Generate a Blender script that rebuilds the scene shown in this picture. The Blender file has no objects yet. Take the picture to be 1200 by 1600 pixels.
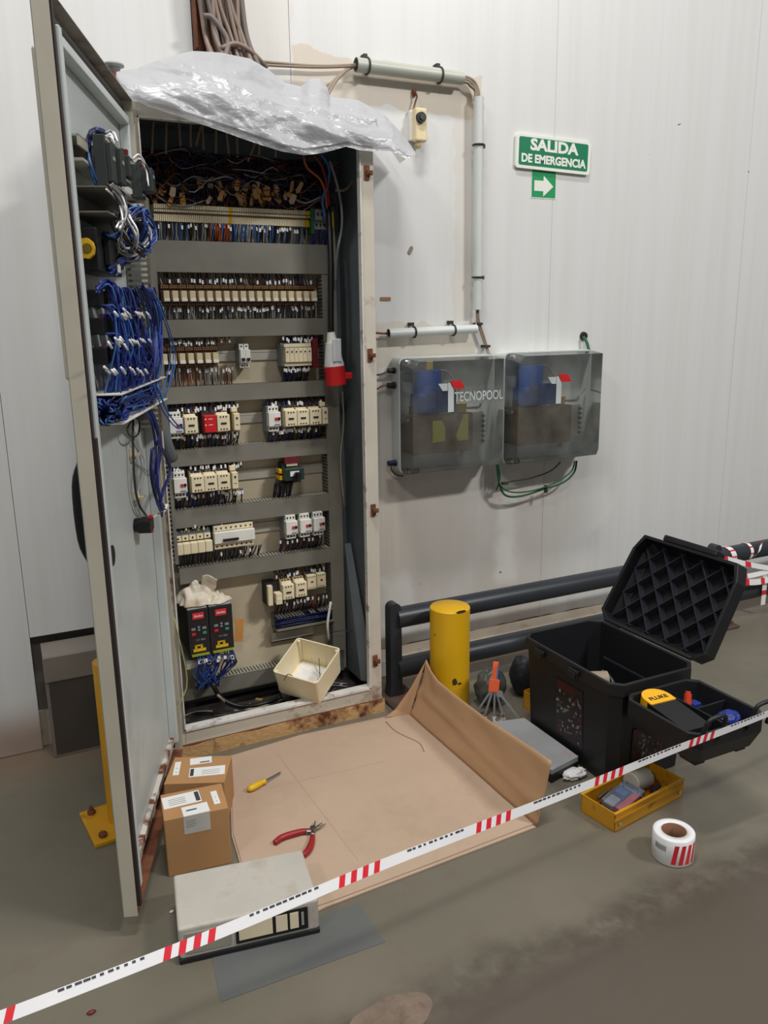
import bpy, math, random
from mathutils import Vector, Matrix, noise, Euler
random.seed(7)
S = bpy.context.scene
COL = S.collection

# ------------------------------------------------------------------ camera
FPX = 1260.0                       # focal length in pixels of a 1200 x 1600 frame
NAD = (679.0, 6170.0)              # vanishing point of the verticals
XV = 3250.0                        # vanishing point of the wall direction
CAM = Vector((-0.446, -2.558, 1.45))
_dn = Vector((NAD[0]-600, NAD[1]-800, FPX)).normalized()
_yv = 800-((XV-600)*_dn.x+FPX*_dn.z)/_dn.y
_X = Vector((XV-600, _yv-800, FPX)).normalized()
_Z = -_dn
_Y = _Z.cross(_X)
def ray(x, y):
    d = Vector((x-600, y-800, FPX))
    return Vector((_X.dot(d), _Y.dot(d), _Z.dot(d)))
def PX(x, y, Y=0.30):              # photo pixel -> point on the plane parallel to the wall at depth Y
    d = ray(x, y); return CAM+d*((Y-CAM.y)/d.y)
def PF(x, y, z=0.0):               # photo pixel -> point on the horizontal plane at height z
    d = ray(x, y); return CAM+d*((z-CAM.z)/d.z)
cd = bpy.data.cameras.new('camera'); cam = bpy.data.objects.new('camera', cd); COL.objects.link(cam)
r_, d_, f_ = [Vector((_X[i], _Y[i], _Z[i])) for i in range(3)]
cam.matrix_world = Matrix(((r_.x, -d_.x, -f_.x, CAM.x), (r_.y, -d_.y, -f_.y, CAM.y), (r_.z, -d_.z, -f_.z, CAM.z), (0, 0, 0, 1)))
cd.sensor_fit = 'HORIZONTAL'; cd.sensor_width = 36.0; cd.lens = 36.0*FPX/1200.0; cd.clip_start = 0.05
S.camera = cam

# ------------------------------------------------------------------ world, lights, exposure
w = bpy.data.worlds.new('hall_ambient'); S.world = w; w.use_nodes = True
w.node_tree.nodes['Background'].inputs[0].default_value = (0.93, 0.96, 1.0, 1)
w.node_tree.nodes['Background'].inputs[1].default_value = 0.20
def area(name, loc, target, sx, sy, power, col):
    l = bpy.data.lights.new(name, 'AREA'); l.shape = 'RECTANGLE'; l.size = sx; l.size_y = sy; l.energy = power; l.color = col
    o = bpy.data.objects.new(name, l); COL.objects.link(o); o.location = loc
    o.rotation_euler = (Vector(target)-Vector(loc)).to_track_quat('-Z', 'Y').to_euler(); return o
area('hall_lamp', (0.35, -1.15, 5.2), (0.4, -0.5, 0), 1.1, 0.28, 120, (1.0, 0.985, 0.96))
area('hall_lamp', (3.9, -4.6, 5.4), (2.6, -0.2, 0.4), 1.1, 0.28, 265, (1.0, 0.985, 0.96))
area('hall_lamp', (-3.8, -3.2, 5.2), (-1.2, -1.0, 0), 1.1, 0.28, 88, (1.0, 0.985, 0.96))
area('hall_lamp', (-0.8, -4.6, 5.2), (0, -3.0, 0), 1.1, 0.28, 70, (1.0, 0.985, 0.96))
vs = S.view_settings
vs.view_transform = 'Standard'; vs.look = 'None'; vs.gamma = 1.0; vs.exposure = -0.29; vs.use_curve_mapping = False

# ------------------------------------------------------------------ materials
def lin(c):
    o = []
    for v in c[:3]:
        v = v/255.0
        o.append(v/12.92 if v <= 0.04045 else ((v+0.055)/1.055)**2.4)
    return (*o, 1)
MATS = {}
def mat(name, col, rough=0.5, metal=0.0, var=0.12, scale=8.0, stretch=(1, 1, 1), dirt=None, dirt_scale=6.0, dirt_lo=0.55, dirt_hi=0.75, bump=0.0, bump_scale=60.0, spec=0.5):
    if name in MATS: return MATS[name]
    m = bpy.data.materials.new(name); m.use_nodes = True; MATS[name] = m
    nt = m.node_tree; N = nt.nodes; L = nt.links; b = N['Principled BSDF']
    b.inputs['Roughness'].default_value = rough; b.inputs['Metallic'].default_value = metal
    b.inputs['Specular IOR Level'].default_value = spec
    tc = N.new('ShaderNodeTexCoord'); mp = N.new('ShaderNodeMapping'); mp.inputs['Scale'].default_value = stretch
    L.new(tc.outputs['Object'], mp.inputs['Vector'])
    n1 = N.new('ShaderNodeTexNoise'); n1.inputs['Scale'].default_value = scale; n1.inputs['Detail'].default_value = 5
    L.new(mp.outputs[0], n1.inputs['Vector'])
    r1 = N.new('ShaderNodeValToRGB'); c = lin(col)
    r1.color_ramp.elements[0].position = 0.3; r1.color_ramp.elements[1].position = 0.7
    r1.color_ramp.elements[0].color = (*[v*(1-var) for v in c[:3]], 1)
    r1.color_ramp.elements[1].color = (*[min(1, v*(1+var)) for v in c[:3]], 1)
    L.new(n1.outputs['Fac'], r1.inputs[0]); out = r1.outputs[0]
    if dirt:
        n2 = N.new('ShaderNodeTexNoise'); n2.inputs['Scale'].default_value = dirt_scale; n2.inputs['Detail'].default_value = 8; n2.inputs['Roughness'].default_value = 0.65
        L.new(mp.outputs[0], n2.inputs['Vector'])
        r2 = N.new('ShaderNodeValToRGB'); r2.color_ramp.elements[0].position = dirt_lo; r2.color_ramp.elements[1].position = dirt_hi
        L.new(n2.outputs['Fac'], r2.inputs[0])
        mx = N.new('ShaderNodeMixRGB'); L.new(r2.outputs[0], mx.inputs[0]); L.new(out, mx.inputs[1]); mx.inputs[2].default_value = lin(dirt); out = mx.outputs[0]
    L.new(out, b.inputs['Base Color'])
    if bump:
        n3 = N.new('ShaderNodeTexNoise'); n3.inputs['Scale'].default_value = bump_scale; n3.inputs['Detail'].default_value = 4
        L.new(mp.outputs[0], n3.inputs['Vector'])
        bp = N.new('ShaderNodeBump'); bp.inputs['Strength'].default_value = bump; bp.inputs['Distance'].default_value = 0.01
        L.new(n3.outputs['Fac'], bp.inputs['Height']); L.new(bp.outputs[0], b.inputs['Normal'])
    return m
def clear_mat(name, tint, clear, rough=0.08, diff=(200, 205, 205), trans=0.0):
    # a see-through sheet: part clear, part milky
    if name in MATS: return MATS[name]
    m = bpy.data.materials.new(name); m.use_nodes = True; MATS[name] = m
    nt = m.node_tree; N = nt.nodes; L = nt.links; N.remove(N['Principled BSDF']); out = N['Material Output']
    tr = N.new('ShaderNodeBsdfTransparent'); tr.inputs[0].default_value = lin(tint)
    df = N.new('ShaderNodeBsdfDiffuse'); df.inputs[0].default_value = lin(diff)
    tl = N.new('ShaderNodeBsdfTranslucent'); tl.inputs[0].default_value = lin(diff)
    m1 = N.new('ShaderNodeMixShader'); m1.inputs[0].default_value = trans; L.new(df.outputs[0], m1.inputs[1]); L.new(tl.outputs[0], m1.inputs[2])
    tc = N.new('ShaderNodeTexCoord'); nz = N.new('ShaderNodeTexNoise'); nz.inputs['Scale'].default_value = 9; nz.inputs['Detail'].default_value = 4
    L.new(tc.outputs['Object'], nz.inputs['Vector'])
    mr = N.new('ShaderNodeMapRange'); mr.inputs[1].default_value = 0.3; mr.inputs[2].default_value = 0.7
    mr.inputs[3].default_value = max(0, 1-clear-0.06); mr.inputs[4].default_value = min(1, 1-clear+0.06)
    L.new(nz.outputs['Fac'], mr.inputs[0])
    m2 = N.new('ShaderNodeMixShader'); L.new(mr.outputs[0], m2.inputs[0]); L.new(tr.outputs[0], m2.inputs[1]); L.new(m1.outputs[0], m2.inputs[2])
    gl = N.new('ShaderNodeBsdfGlossy'); gl.inputs['Roughness'].default_value = rough
    fr = N.new('ShaderNodeFresnel'); fr.inputs[0].default_value = 1.45
    m3 = N.new('ShaderNodeMixShader'); L.new(fr.outputs[0], m3.inputs[0]); L.new(m2.outputs[0], m3.inputs[1]); L.new(gl.outputs[0], m3.inputs[2])
    L.new(m3.outputs[0], out.inputs['Surface'])
    return m
def M_(n): return MATS[n]
mat('cream', (226, 213, 180), 0.45); mat('cream_dark', (170, 150, 112), 0.5); mat('white_plastic', (226, 224, 216), 0.4)
mat('grey_plastic', (128, 133, 134), 0.5); mat('black', (16, 16, 18), 0.45); mat('black_rubber', (20, 21, 24), 0.6)
mat('dark_grey', (52, 56, 55), 0.5); mat('red', (200, 30, 34), 0.4); mat('dark_red', (110, 22, 26), 0.5)
mat('wire_blue', (30, 50, 132), 0.45); mat('wire_navy', (22, 28, 66), 0.5); mat('wire_lblue', (56, 100, 160), 0.45)
mat('wire_grey', (150, 150, 150), 0.5); mat('wire_brown', (100, 56, 34), 0.5); mat('wire_yg', (150, 158, 50), 0.5)
mat('wire_beige', (146, 130, 112), 0.55); mat('wire_green', (24, 88, 50), 0.45); mat('wire_orange', (180, 84, 34), 0.5)
mat('yellow', (226, 182, 24), 0.4); mat('steel', (150, 150, 148), 0.35, 1.0); mat('zinc', (186, 181, 168), 0.4, 0.15); mat('finger_grey', (158, 154, 143), 0.55)
mat('duct_grey', (122, 119, 109), 0.55, dirt=(92, 84, 72), dirt_scale=3.0, dirt_lo=0.55, dirt_hi=0.9)
mat('plate_beige', (198, 185, 158), 0.55, dirt=(138, 124, 104), dirt_scale=3.5)
mat('cab_paint', (200, 193, 178), 0.5, dirt=(112, 70, 44), dirt_scale=4, dirt_lo=0.60, dirt_hi=0.70, var=0.06)
mat('cab_inside', (104, 112, 116), 0.5, var=0.1); mat('door_grey', (196, 202, 200), 0.42, var=0.04, dirt=(150, 146, 138), dirt_scale=2.5, dirt_lo=0.6, dirt_hi=0.9)
mat('door_edge', (190, 184, 166), 0.5, var=0.06, dirt=(120, 76, 48), dirt_scale=4, dirt_lo=0.68, dirt_hi=0.76)
mat('rust', (112, 66, 40), 0.8, var=0.4, scale=20, bump=0.4); mat('rusty_white', (206, 200, 190), 0.55, dirt=(110, 60, 34), dirt_scale=10, dirt_lo=0.52, dirt_hi=0.6)
mat('gasket', (58, 48, 46), 0.8); mat('lip_white', (214, 212, 206), 0.5, dirt=(108, 96, 88), dirt_scale=18, dirt_lo=0.55, dirt_hi=0.68)
mat('screw_hole', (40, 34, 30), 0.6)
mat('paper', (232, 232, 230), 0.7, var=0.03); mat('print_dark', (60, 62, 72), 0.6)
mat('cardboard', (184, 159, 137), 0.8, var=0.05, scale=4, dirt=(167, 143, 122), dirt_scale=2.2, dirt_lo=0.5, dirt_hi=0.75)
mat('cardboard_box', (178, 134, 88), 0.75, var=0.05)
mat('cardboard_edge', (150, 112, 78), 0.85); mat('crease_tone', (168, 142, 121), 0.85)

# ------------------------------------------------------------------ mesh building
class MB:
    def __init__(s): s.v = []; s.f = []; s.mi = []; s.sm = []; s.T = Matrix.Identity(4)
    def tf(s, m): s.T = m; return s
    def add(s, vs, fs, m=0, smooth=False):
        o = len(s.v); T = s.T
        s.v += [T @ Vector(p) for p in vs]
        for f in fs: s.f.append([i+o for i in f]); s.mi.append(m); s.sm.append(smooth)
        return s
    def box(s, x0, x1, y0, y1, z0, z1, m=0):
        return s.add([(x0,y0,z0),(x1,y0,z0),(x1,y1,z0),(x0,y1,z0),(x0,y0,z1),(x1,y0,z1),(x1,y1,z1),(x0,y1,z1)],
                     [(0,3,2,1),(4,5,6,7),(0,1,5,4),(1,2,6,5),(2,3,7,6),(3,0,4,7)], m)
    def bc(s, c, d, m=0): return s.box(c[0]-d[0]/2, c[0]+d[0]/2, c[1]-d[1]/2, c[1]+d[1]/2, c[2]-d[2]/2, c[2]+d[2]/2, m)
    def loft(s, A, B, m=0, caps=True, smooth=False):
        n = len(A); fs = [(i, (i+1) % n, n+(i+1) % n, n+i) for i in range(n)]
        s.add(list(A)+list(B), fs, m, smooth)
        if caps:
            s.add(list(A), [tuple(reversed(range(n)))], m); s.add(list(B), [tuple(range(n))], m)
        return s
    def prism(s, poly, z0, z1, m=0):
        return s.loft([(p[0], p[1], z0) for p in poly], [(p[0], p[1], z1) for p in poly], m)
    def prism_y(s, poly, y0, y1, m=0):     # polygon in XZ
        return s.loft([(p[0], y1, p[1]) for p in poly], [(p[0], y0, p[1]) for p in poly], m)
    def cyl(s, p0, p1, r0, r1=None, n=14, m=0, caps=True, smooth=True):
        p0 = Vector(p0); p1 = Vector(p1); r1 = r0 if r1 is None else r1
        d = (p1-p0).normalized(); a = d.orthogonal().normalized(); b = d.cross(a)
        A = [p0+(a*math.cos(t)+b*math.sin(t))*r0 for t in [2*math.pi*i/n for i in range(n)]]
        B = [p1+(a*math.cos(t)+b*math.sin(t))*r1 for t in [2*math.pi*i/n for i in range(n)]]
        return s.loft(A, B, m, caps, smooth)
    def tube(s, pts, r, n=6, m=0, sub=4, rad=None):
        P = spline(pts, sub) if sub > 1 else [Vector(p) for p in pts]
        k = len(P); t = (P[1]-P[0]).normalized(); a = t.orthogonal().normalized(); V = []
        for i in range(k):
            t2 = (P[min(i+1, k-1)]-P[max(i-1, 0)])
            if t2.length < 1e-9: t2 = t
            t2 = t2.normalized(); a = (a-t2*a.dot(t2))
            a = a.normalized() if a.length > 1e-6 else t2.orthogonal().normalized()
            b = t2.cross(a); rr = rad(i/(k-1)) if rad else r
            V += [P[i]+(a*math.cos(2*math.pi*j/n)+b*math.sin(2*math.pi*j/n))*rr for j in range(n)]; t = t2
        F = [(i*n+j, i*n+(j+1) % n, (i+1)*n+(j+1) % n, (i+1)*n+j) for i in range(k-1) for j in range(n)]
        F += [tuple(reversed(range(n))), tuple((k-1)*n+j for j in range(n))]
        return s.add(V, F, m, True)
    def lathe(s, prof, c=(0, 0, 0), n=24, m=0, smooth=True):
        c = Vector(c); k = len(prof)
        V = [c+Vector((r*math.cos(2*math.pi*j/n), r*math.sin(2*math.pi*j/n), z)) for r, z in prof for j in range(n)]
        F = [(i*n+j, i*n+(j+1) % n, (i+1)*n+(j+1) % n, (i+1)*n+j) for i in range(k-1) for j in range(n)]
        return s.add(V, F, m, smooth)
    def grid(s, fn, nu, nv, m=0, smooth=True):
        V = [fn(i/nu, j/nv) for i in range(nu+1) for j in range(nv+1)]
        F = [(i*(nv+1)+j, (i+1)*(nv+1)+j, (i+1)*(nv+1)+j+1, i*(nv+1)+j+1) for i in range(nu) for j in range(nv)]
        return s.add(V, F, m, smooth)
    def build(s, name, mats, parent=None, bevel=0, kind=None, solid=0, local=False, seg=2):
        me = bpy.data.meshes.new(name)
        V = s.v
        if parent is not None and not local:
            inv = TM[parent.name].inverted(); V = [inv @ p for p in V]
        me.from_pydata([tuple(p) for p in V], [], s.f)
        if not isinstance(mats, (list, tuple)): mats = [mats]
        for q in mats: me.materials.append(MATS[q])
        me.polygons.foreach_set('material_index', s.mi); me.polygons.foreach_set('use_smooth', s.sm); me.update()
        o = bpy.data.objects.new(name, me); COL.objects.link(o)
        if parent is not None: o.parent = parent; TM[o.name] = TM[parent.name]
        else: TM[o.name] = Matrix.Identity(4)
        if solid: q = o.modifiers.new('thickness', 'SOLIDIFY'); q.thickness = solid; q.offset = 0
        if bevel: q = o.modifiers.new('bevel', 'BEVEL'); q.width = bevel; q.segments = seg; q.limit_method = 'ANGLE'; q.angle_limit = math.radians(50)
        if kind or name in STUFF: o['kind'] = kind or 'stuff'
        return o
TM = {}
STUFF = {'slotted_side', 'terminal_screws', 'printed_letters', 'terminal_slots', 'outlet_fittings', 'picture_print', 'print', 'rivets', 'anchor_bolts'}   # pieces too small to pick apart
def spline(pts, sub):
    P = [Vector(p) for p in pts]
    if len(P) < 3: return [P[0].lerp(P[-1], i/sub) for i in range(sub+1)]
    Q = [P[0]*2-P[1]]+P+[P[-1]*2-P[-2]]; out = []
    for i in range(1, len(Q)-2):
        a, b, c, d = Q[i-1:i+3]
        for k in range(sub):
            t = k/sub
            out.append(0.5*((2*b)+(c-a)*t+(2*a-5*b+4*c-d)*t*t+(3*b-a-3*c+d)*t**3))
    out.append(P[-1]); return out
def tag(o, label, cat, group=None):
    o['label'] = label; o['category'] = cat
    if group: o['group'] = group
    return o
def thing(name, label, cat, loc=(0, 0, 0), group=None, rot=(0, 0, 0), mtx=None):
    o = bpy.data.objects.new(name, None); COL.objects.link(o); o.empty_display_size = 0.05
    m = mtx if mtx is not None else Matrix.Translation(Vector(loc)) @ Euler(rot).to_matrix().to_4x4()
    o.matrix_world = m; TM[o.name] = m
    return tag(o, label, cat, group)
def dup(root, loc, label=None, group=None):
    r = root.copy(); COL.objects.link(r)
    r.matrix_world = Matrix.Translation(Vector(loc)) @ TM[root.name].to_3x3().to_4x4(); TM[r.name] = r.matrix_world.copy()
    if label: r['label'] = label
    if group: r['group'] = group
    for ch in list(root.children):
        c = ch.copy(); COL.objects.link(c); c.parent = r; TM[c.name] = TM[r.name]
        for g in list(ch.children):
            d = g.copy(); COL.objects.link(d); d.parent = c; TM[d.name] = TM[r.name]
    return r
def text(s, size, mtx, m, name='lettering', parent=None, extrude=0.0004, bold=0.0, shear=0.0, width=None):
    # flat lettering: lies in the XY plane of mtx, centred; width stretches it to fit
    cu = bpy.data.curves.new('txt', 'FONT'); cu.body = s; cu.size = size; cu.extrude = extrude; cu.offset = bold; cu.shear = shear
    cu.align_x = 'CENTER'; cu.align_y = 'CENTER'; cu.resolution_u = 3
    t = bpy.data.objects.new('txt', cu); COL.objects.link(t)
    bpy.context.view_layer.update()
    dg = bpy.context.evaluated_depsgraph_get(); me = bpy.data.meshes.new_from_object(t.evaluated_get(dg))
    bpy.data.objects.remove(t)
    xs = [v.co.x for v in me.vertices]; k = width/(max(xs)-min(xs)) if width else 1.0
    T = mtx if parent is None else TM[parent.name].inverted() @ mtx
    for v in me.vertices: v.co = T @ Vector((v.co.x*k, v.co.y, v.co.z))
    me.materials.clear(); me.materials.append(MATS[m]); me.name = name
    o = bpy.data.objects.new(name, me); COL.objects.link(o)
    if parent is not None: o.parent = parent; TM[o.name] = TM[parent.name]
    return o
def frame(o, x, z):                      # matrix with given x axis and face normal z
    x = Vector(x).normalized(); z = Vector(z).normalized(); y = z.cross(x).normalized(); x = y.cross(z)
    return Matrix(((x.x, y.x, z.x, o[0]), (x.y, y.y, z.y, o[1]), (x.z, y.z, z.z, o[2]), (0, 0, 0, 1)))
def wallface(o): return frame(o, (1, 0, 0), (0, -1, 0))     # text / flat shapes facing the hall
def fbm(p, o=3):
    a = 0; k = 1
    for _ in range(o): a += noise.noise(Vector(p)*k)/k; k *= 2.1
    return a
def ridge(p, o=3):
    a = 0; k = 1
    for _ in range(o): a += (1-abs(noise.noise(Vector(p)*k))*2)/k; k *= 2.0
    return a
def rrect(x0, x1, y0, y1, r, n=4):
    P = []
    for cx, cy, a0 in ((x1-r, y1-r, 0), (x0+r, y1-r, 90), (x0+r, y0+r, 180), (x1-r, y0+r, 270)):
        for i in range(n+1):
            a = math.radians(a0+90*i/n); P.append((cx+r*math.cos(a), cy+r*math.sin(a)))
    return P

# ================================================================== THE SETTING
def node_mat(name):
    m = bpy.data.materials.new(name); m.use_nodes = True; MATS[name] = m
    return m, m.node_tree.nodes, m.node_tree.links, m.node_tree.nodes['Principled BSDF']
def nz(N, L, vec, scale, detail=5, rough=0.55):
    n = N.new('ShaderNodeTexNoise'); n.inputs['Scale'].default_value = scale; n.inputs['Detail'].default_value = detail; n.inputs['Roughness'].default_value = rough
    L.new(vec, n.inputs['Vector']); return n.outputs['Fac']
def ramp(N, L, fac, lo, hi):
    r = N.new('ShaderNodeMapRange'); r.interpolation_type = 'SMOOTHSTEP'
    r.inputs[1].default_value = lo; r.inputs[2].default_value = hi; L.new(fac, r.inputs[0]); return r.outputs[0]
def mixc(N, L, fac, a, b):
    x = N.new('ShaderNodeMixRGB')
    for i, q in ((0, fac), (1, a), (2, b)):
        if isinstance(q, (tuple, float, int)): x.inputs[i].default_value = lin(q) if isinstance(q, tuple) else q
        else: L.new(q, x.inputs[i])
    return x.outputs[0]
def mul(N, L, a, b, op='MULTIPLY'):
    x = N.new('ShaderNodeMath'); x.operation = op
    for i, q in enumerate((a, b)):
        if isinstance(q, (int, float)): x.inputs[i].default_value = q
        else: L.new(q, x.inputs[i])
    return x.outputs[0]
def mapped(N, L, scale, src):
    mp = N.new('ShaderNodeMapping'); mp.inputs['Scale'].default_value = scale; L.new(src, mp.inputs['Vector']); return mp.outputs[0]

# --- wall panels: white paint, vertical run marks, brownish grime that has collected beside the cabinet
m, N, L, b = node_mat('wall_panel_paint')
g = N.new('ShaderNodeNewGeometry'); pos = g.outputs['Position']
sp = N.new('ShaderNodeSeparateXYZ'); L.new(pos, sp.inputs[0])
streak = nz(N, L, mapped(N, L, (26, 1, 0.7), pos), 1.0, 4)
fine = nz(N, L, mapped(N, L, (90, 1, 1.2), pos), 1.0, 2)
blot = nz(N, L, mapped(N, L, (1.6, 1, 1.0), pos), 1.3, 5)
c = mixc(N, L, ramp(N, L, streak, 0.35, 0.75), (218, 218, 216), (213, 213, 210))
c = mixc(N, L, mul(N, L, ramp(N, L, fine, 0.5, 0.8), 0.08), c, (196, 192, 184))
zr = ramp(N, L, sp.outputs['Z'], 1.5, 0.5); xr = mul(N, L, ramp(N, L, sp.outputs['X'], 0.3, 0.95), ramp(N, L, sp.outputs['X'], 2.3, 1.5))
gm = mul(N, L, mul(N, L, zr, xr), ramp(N, L, blot, 0.28, 0.6))
c = mixc(N, L, mul(N, L, gm, 0.6), c, (186, 174, 160))
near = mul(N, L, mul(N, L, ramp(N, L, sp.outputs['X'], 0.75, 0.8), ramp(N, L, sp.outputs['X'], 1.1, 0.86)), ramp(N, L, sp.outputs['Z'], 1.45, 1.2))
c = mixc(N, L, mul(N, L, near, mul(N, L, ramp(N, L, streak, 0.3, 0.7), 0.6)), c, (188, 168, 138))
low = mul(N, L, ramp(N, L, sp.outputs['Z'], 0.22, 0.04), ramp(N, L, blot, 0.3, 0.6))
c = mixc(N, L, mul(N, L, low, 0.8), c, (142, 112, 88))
dis = N.new('ShaderNodeVectorMath'); dis.operation = 'ADD'; nv = N.new('ShaderNodeTexNoise'); nv.inputs['Scale'].default_value = 9; nv.inputs['Detail'].default_value = 3; L.new(pos, nv.inputs['Vector'])
sb_ = N.new('ShaderNodeVectorMath'); sb_.operation = 'MULTIPLY_ADD'; sb_.inputs[1].default_value = (.10, .10, .10); sb_.inputs[2].default_value = (-.05, -.05, -.05); L.new(nv.outputs['Color'], sb_.inputs[0])
L.new(pos, dis.inputs[0]); L.new(sb_.outputs[0], dis.inputs[1]); sd = N.new('ShaderNodeSeparateXYZ'); L.new(dis.outputs[0], sd.inputs[0])
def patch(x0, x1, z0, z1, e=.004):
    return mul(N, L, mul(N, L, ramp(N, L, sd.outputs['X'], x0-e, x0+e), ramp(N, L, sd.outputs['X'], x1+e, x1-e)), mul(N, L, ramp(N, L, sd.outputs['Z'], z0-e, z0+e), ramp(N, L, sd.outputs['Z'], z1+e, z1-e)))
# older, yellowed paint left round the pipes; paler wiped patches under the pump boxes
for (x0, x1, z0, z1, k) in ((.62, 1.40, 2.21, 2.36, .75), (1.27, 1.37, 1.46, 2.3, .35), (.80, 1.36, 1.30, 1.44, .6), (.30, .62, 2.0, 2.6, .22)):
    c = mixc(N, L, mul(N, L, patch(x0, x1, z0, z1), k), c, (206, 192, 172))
for (x0, x1, z0, z1) in ((1.50, 1.60, .30, .80), (.95, 1.08, .15, .42), (2.0, 2.12, .5, .75)):
    c = mixc(N, L, mul(N, L, patch(x0, x1, z0, z1, .03), .55), c, (226, 226, 222))
chip = nz(N, L, mapped(N, L, (8, 8, 8), pos), 2.2, 2)
c = mixc(N, L, ramp(N, L, chip, 0.79, 0.80), c, (96, 80, 66))
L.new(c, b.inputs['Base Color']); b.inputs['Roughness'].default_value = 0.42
bp = N.new('ShaderNodeBump'); bp.inputs['Strength'].default_value = 0.02; bp.inputs['Distance'].default_value = 0.004
L.new(fine, bp.inputs['Height']); L.new(bp.outputs[0], b.inputs['Normal'])
mat('recess_dark', (112, 105, 98), 0.8); mat('kerb_beige', (186, 172, 154), 0.7, dirt=(130, 108, 86), dirt_scale=9)
mat('kerb_white', (236, 234, 228), 0.45, dirt=(150, 140, 128), dirt_scale=12)

# --- floor: worn grey-green paint, brownish bare concrete past the dirty joint, soil spots
m, N, L, b = node_mat('floor_paint')
g = N.new('ShaderNodeNewGeometry'); pos = g.outputs['Position']
sp = N.new('ShaderNodeSeparateXYZ'); L.new(pos, sp.inputs[0])
n1 = nz(N, L, pos, 1.7, 6); n2 = nz(N, L, pos, 9, 6, 0.65); n3 = nz(N, L, pos, 70, 3)
c = mixc(N, L, ramp(N, L, n1, 0.3, 0.7), (106, 101, 88), (117, 110, 96))
c = mixc(N, L, mul(N, L, ramp(N, L, n2, 0.5, 0.72), 0.4), c, (102, 92, 78))
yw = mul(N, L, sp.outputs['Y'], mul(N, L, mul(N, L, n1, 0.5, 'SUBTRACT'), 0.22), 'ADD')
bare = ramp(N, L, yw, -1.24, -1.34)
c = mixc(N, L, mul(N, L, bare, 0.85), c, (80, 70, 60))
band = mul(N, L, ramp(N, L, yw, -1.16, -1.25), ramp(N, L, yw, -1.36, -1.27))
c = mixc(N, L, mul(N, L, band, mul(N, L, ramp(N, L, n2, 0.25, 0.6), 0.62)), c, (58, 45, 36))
wallside = mul(N, L, ramp(N, L, sp.outputs['Y'], 0.0, 0.25), 0.7)
c = mixc(N, L, wallside, c, (128, 108, 90))
c = mixc(N, L, ramp(N, L, nz(N, L, pos, 14, 1), 0.80, 0.82), c, (70, 44, 36))
L.new(c, b.inputs['Base Color'])
rr = N.new('ShaderNodeMapRange'); rr.inputs[3].default_value = 0.28; rr.inputs[4].default_value = 0.5; L.new(n2, rr.inputs[0]); L.new(rr.outputs[0], b.inputs['Roughness'])
bp = N.new('ShaderNodeBump'); bp.inputs['Strength'].default_value = 0.15; bp.inputs['Distance'].default_value = 0.003
L.new(n3, bp.inputs['Height']); L.new(bp.outputs[0], b.inputs['Normal'])
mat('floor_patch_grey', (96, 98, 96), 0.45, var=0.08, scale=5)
mat('worn_concrete', (120, 104, 90), 0.85, var=0.25, scale=14, dirt=(84, 62, 52), dirt_scale=16, bump=0.5)

WY = 0.30
fl = MB().box(-4, 6.5, -6, WY+0.14, -0.12, 0).build('floor', 'floor_paint'); fl['kind'] = 'structure'
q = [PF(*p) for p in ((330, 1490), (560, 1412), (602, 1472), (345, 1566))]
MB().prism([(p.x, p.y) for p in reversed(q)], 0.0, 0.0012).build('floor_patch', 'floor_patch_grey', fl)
cc = PF(613, 1588); P = []
for i in range(26):
    a = 2*math.pi*i/26; r = 1+0.16*noise.noise(Vector((math.cos(a)*1.5, math.sin(a)*1.5, 3)))
    P.append((cc.x+0.098*r*math.cos(a), cc.y+0.05*r*math.sin(a)))
MB().prism(P, 0.0, 0.002).build('worn_spot', 'worn_concrete', fl)

wall = MB().box(-4, 6.5, WY+0.045, WY+0.14, 0, 5.0).build('wall_back', 'recess_dark'); wall['kind'] = 'structure'
seams = [-2.6, -1.5, -0.405, 0.617, 1.741, 2.865, 3.99, 5.1, 6.4]
for i in range(len(seams)-1):
    x0, x1 = seams[i]+0.0007, seams[i+1]-0.0007
    z0 = 0.42 if i == 2 else (0.002 if i < 2 else 0.115)
    mb = MB()
    if i >= 3:                       # torn lower edge above the kerb
        n = 40; B = [(x0+(x1-x0)*k/n, z0+0.008*noise.noise(Vector((k*0.45+i*31, 0.3, 0)))) for k in range(n+1)]
        mb.prism_y(B+[(x1, 4.98), (x0, 4.98)], WY, WY+0.045)
    else: mb.box(x0, x1, WY, WY+0.045, z0, 4.98)
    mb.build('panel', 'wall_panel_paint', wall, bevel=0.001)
MB().box(-0.405, 0.0, WY+0.03, WY+0.045, 0.0, 0.13).build('panel_foot', 'kerb_beige', wall)
# kerb under the wall right of the cabinet
k = MB()
k.loft([(0.80, WY+0.045, 0.112), (0.80, WY-0.002, 0.112), (0.80, WY-0.054, 0.088), (0.80, WY-0.054, 0.0), (0.80, WY+0.045, 0.0)],
       [(6.5, WY+0.045, 0.112), (6.5, WY-0.002, 0.112), (6.5, WY-0.054, 0.088), (6.5, WY-0.054, 0.0), (6.5, WY+0.045, 0.0)], 0)
o = k.build('trim_1', 'kerb_beige'); o['kind'] = 'structure'
o = MB().box(0.80, 6.5, WY-0.058, WY-0.0545, 0.018, 0.086).build('trim_2', 'kerb_white'); o['kind'] = 'structure'

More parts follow.
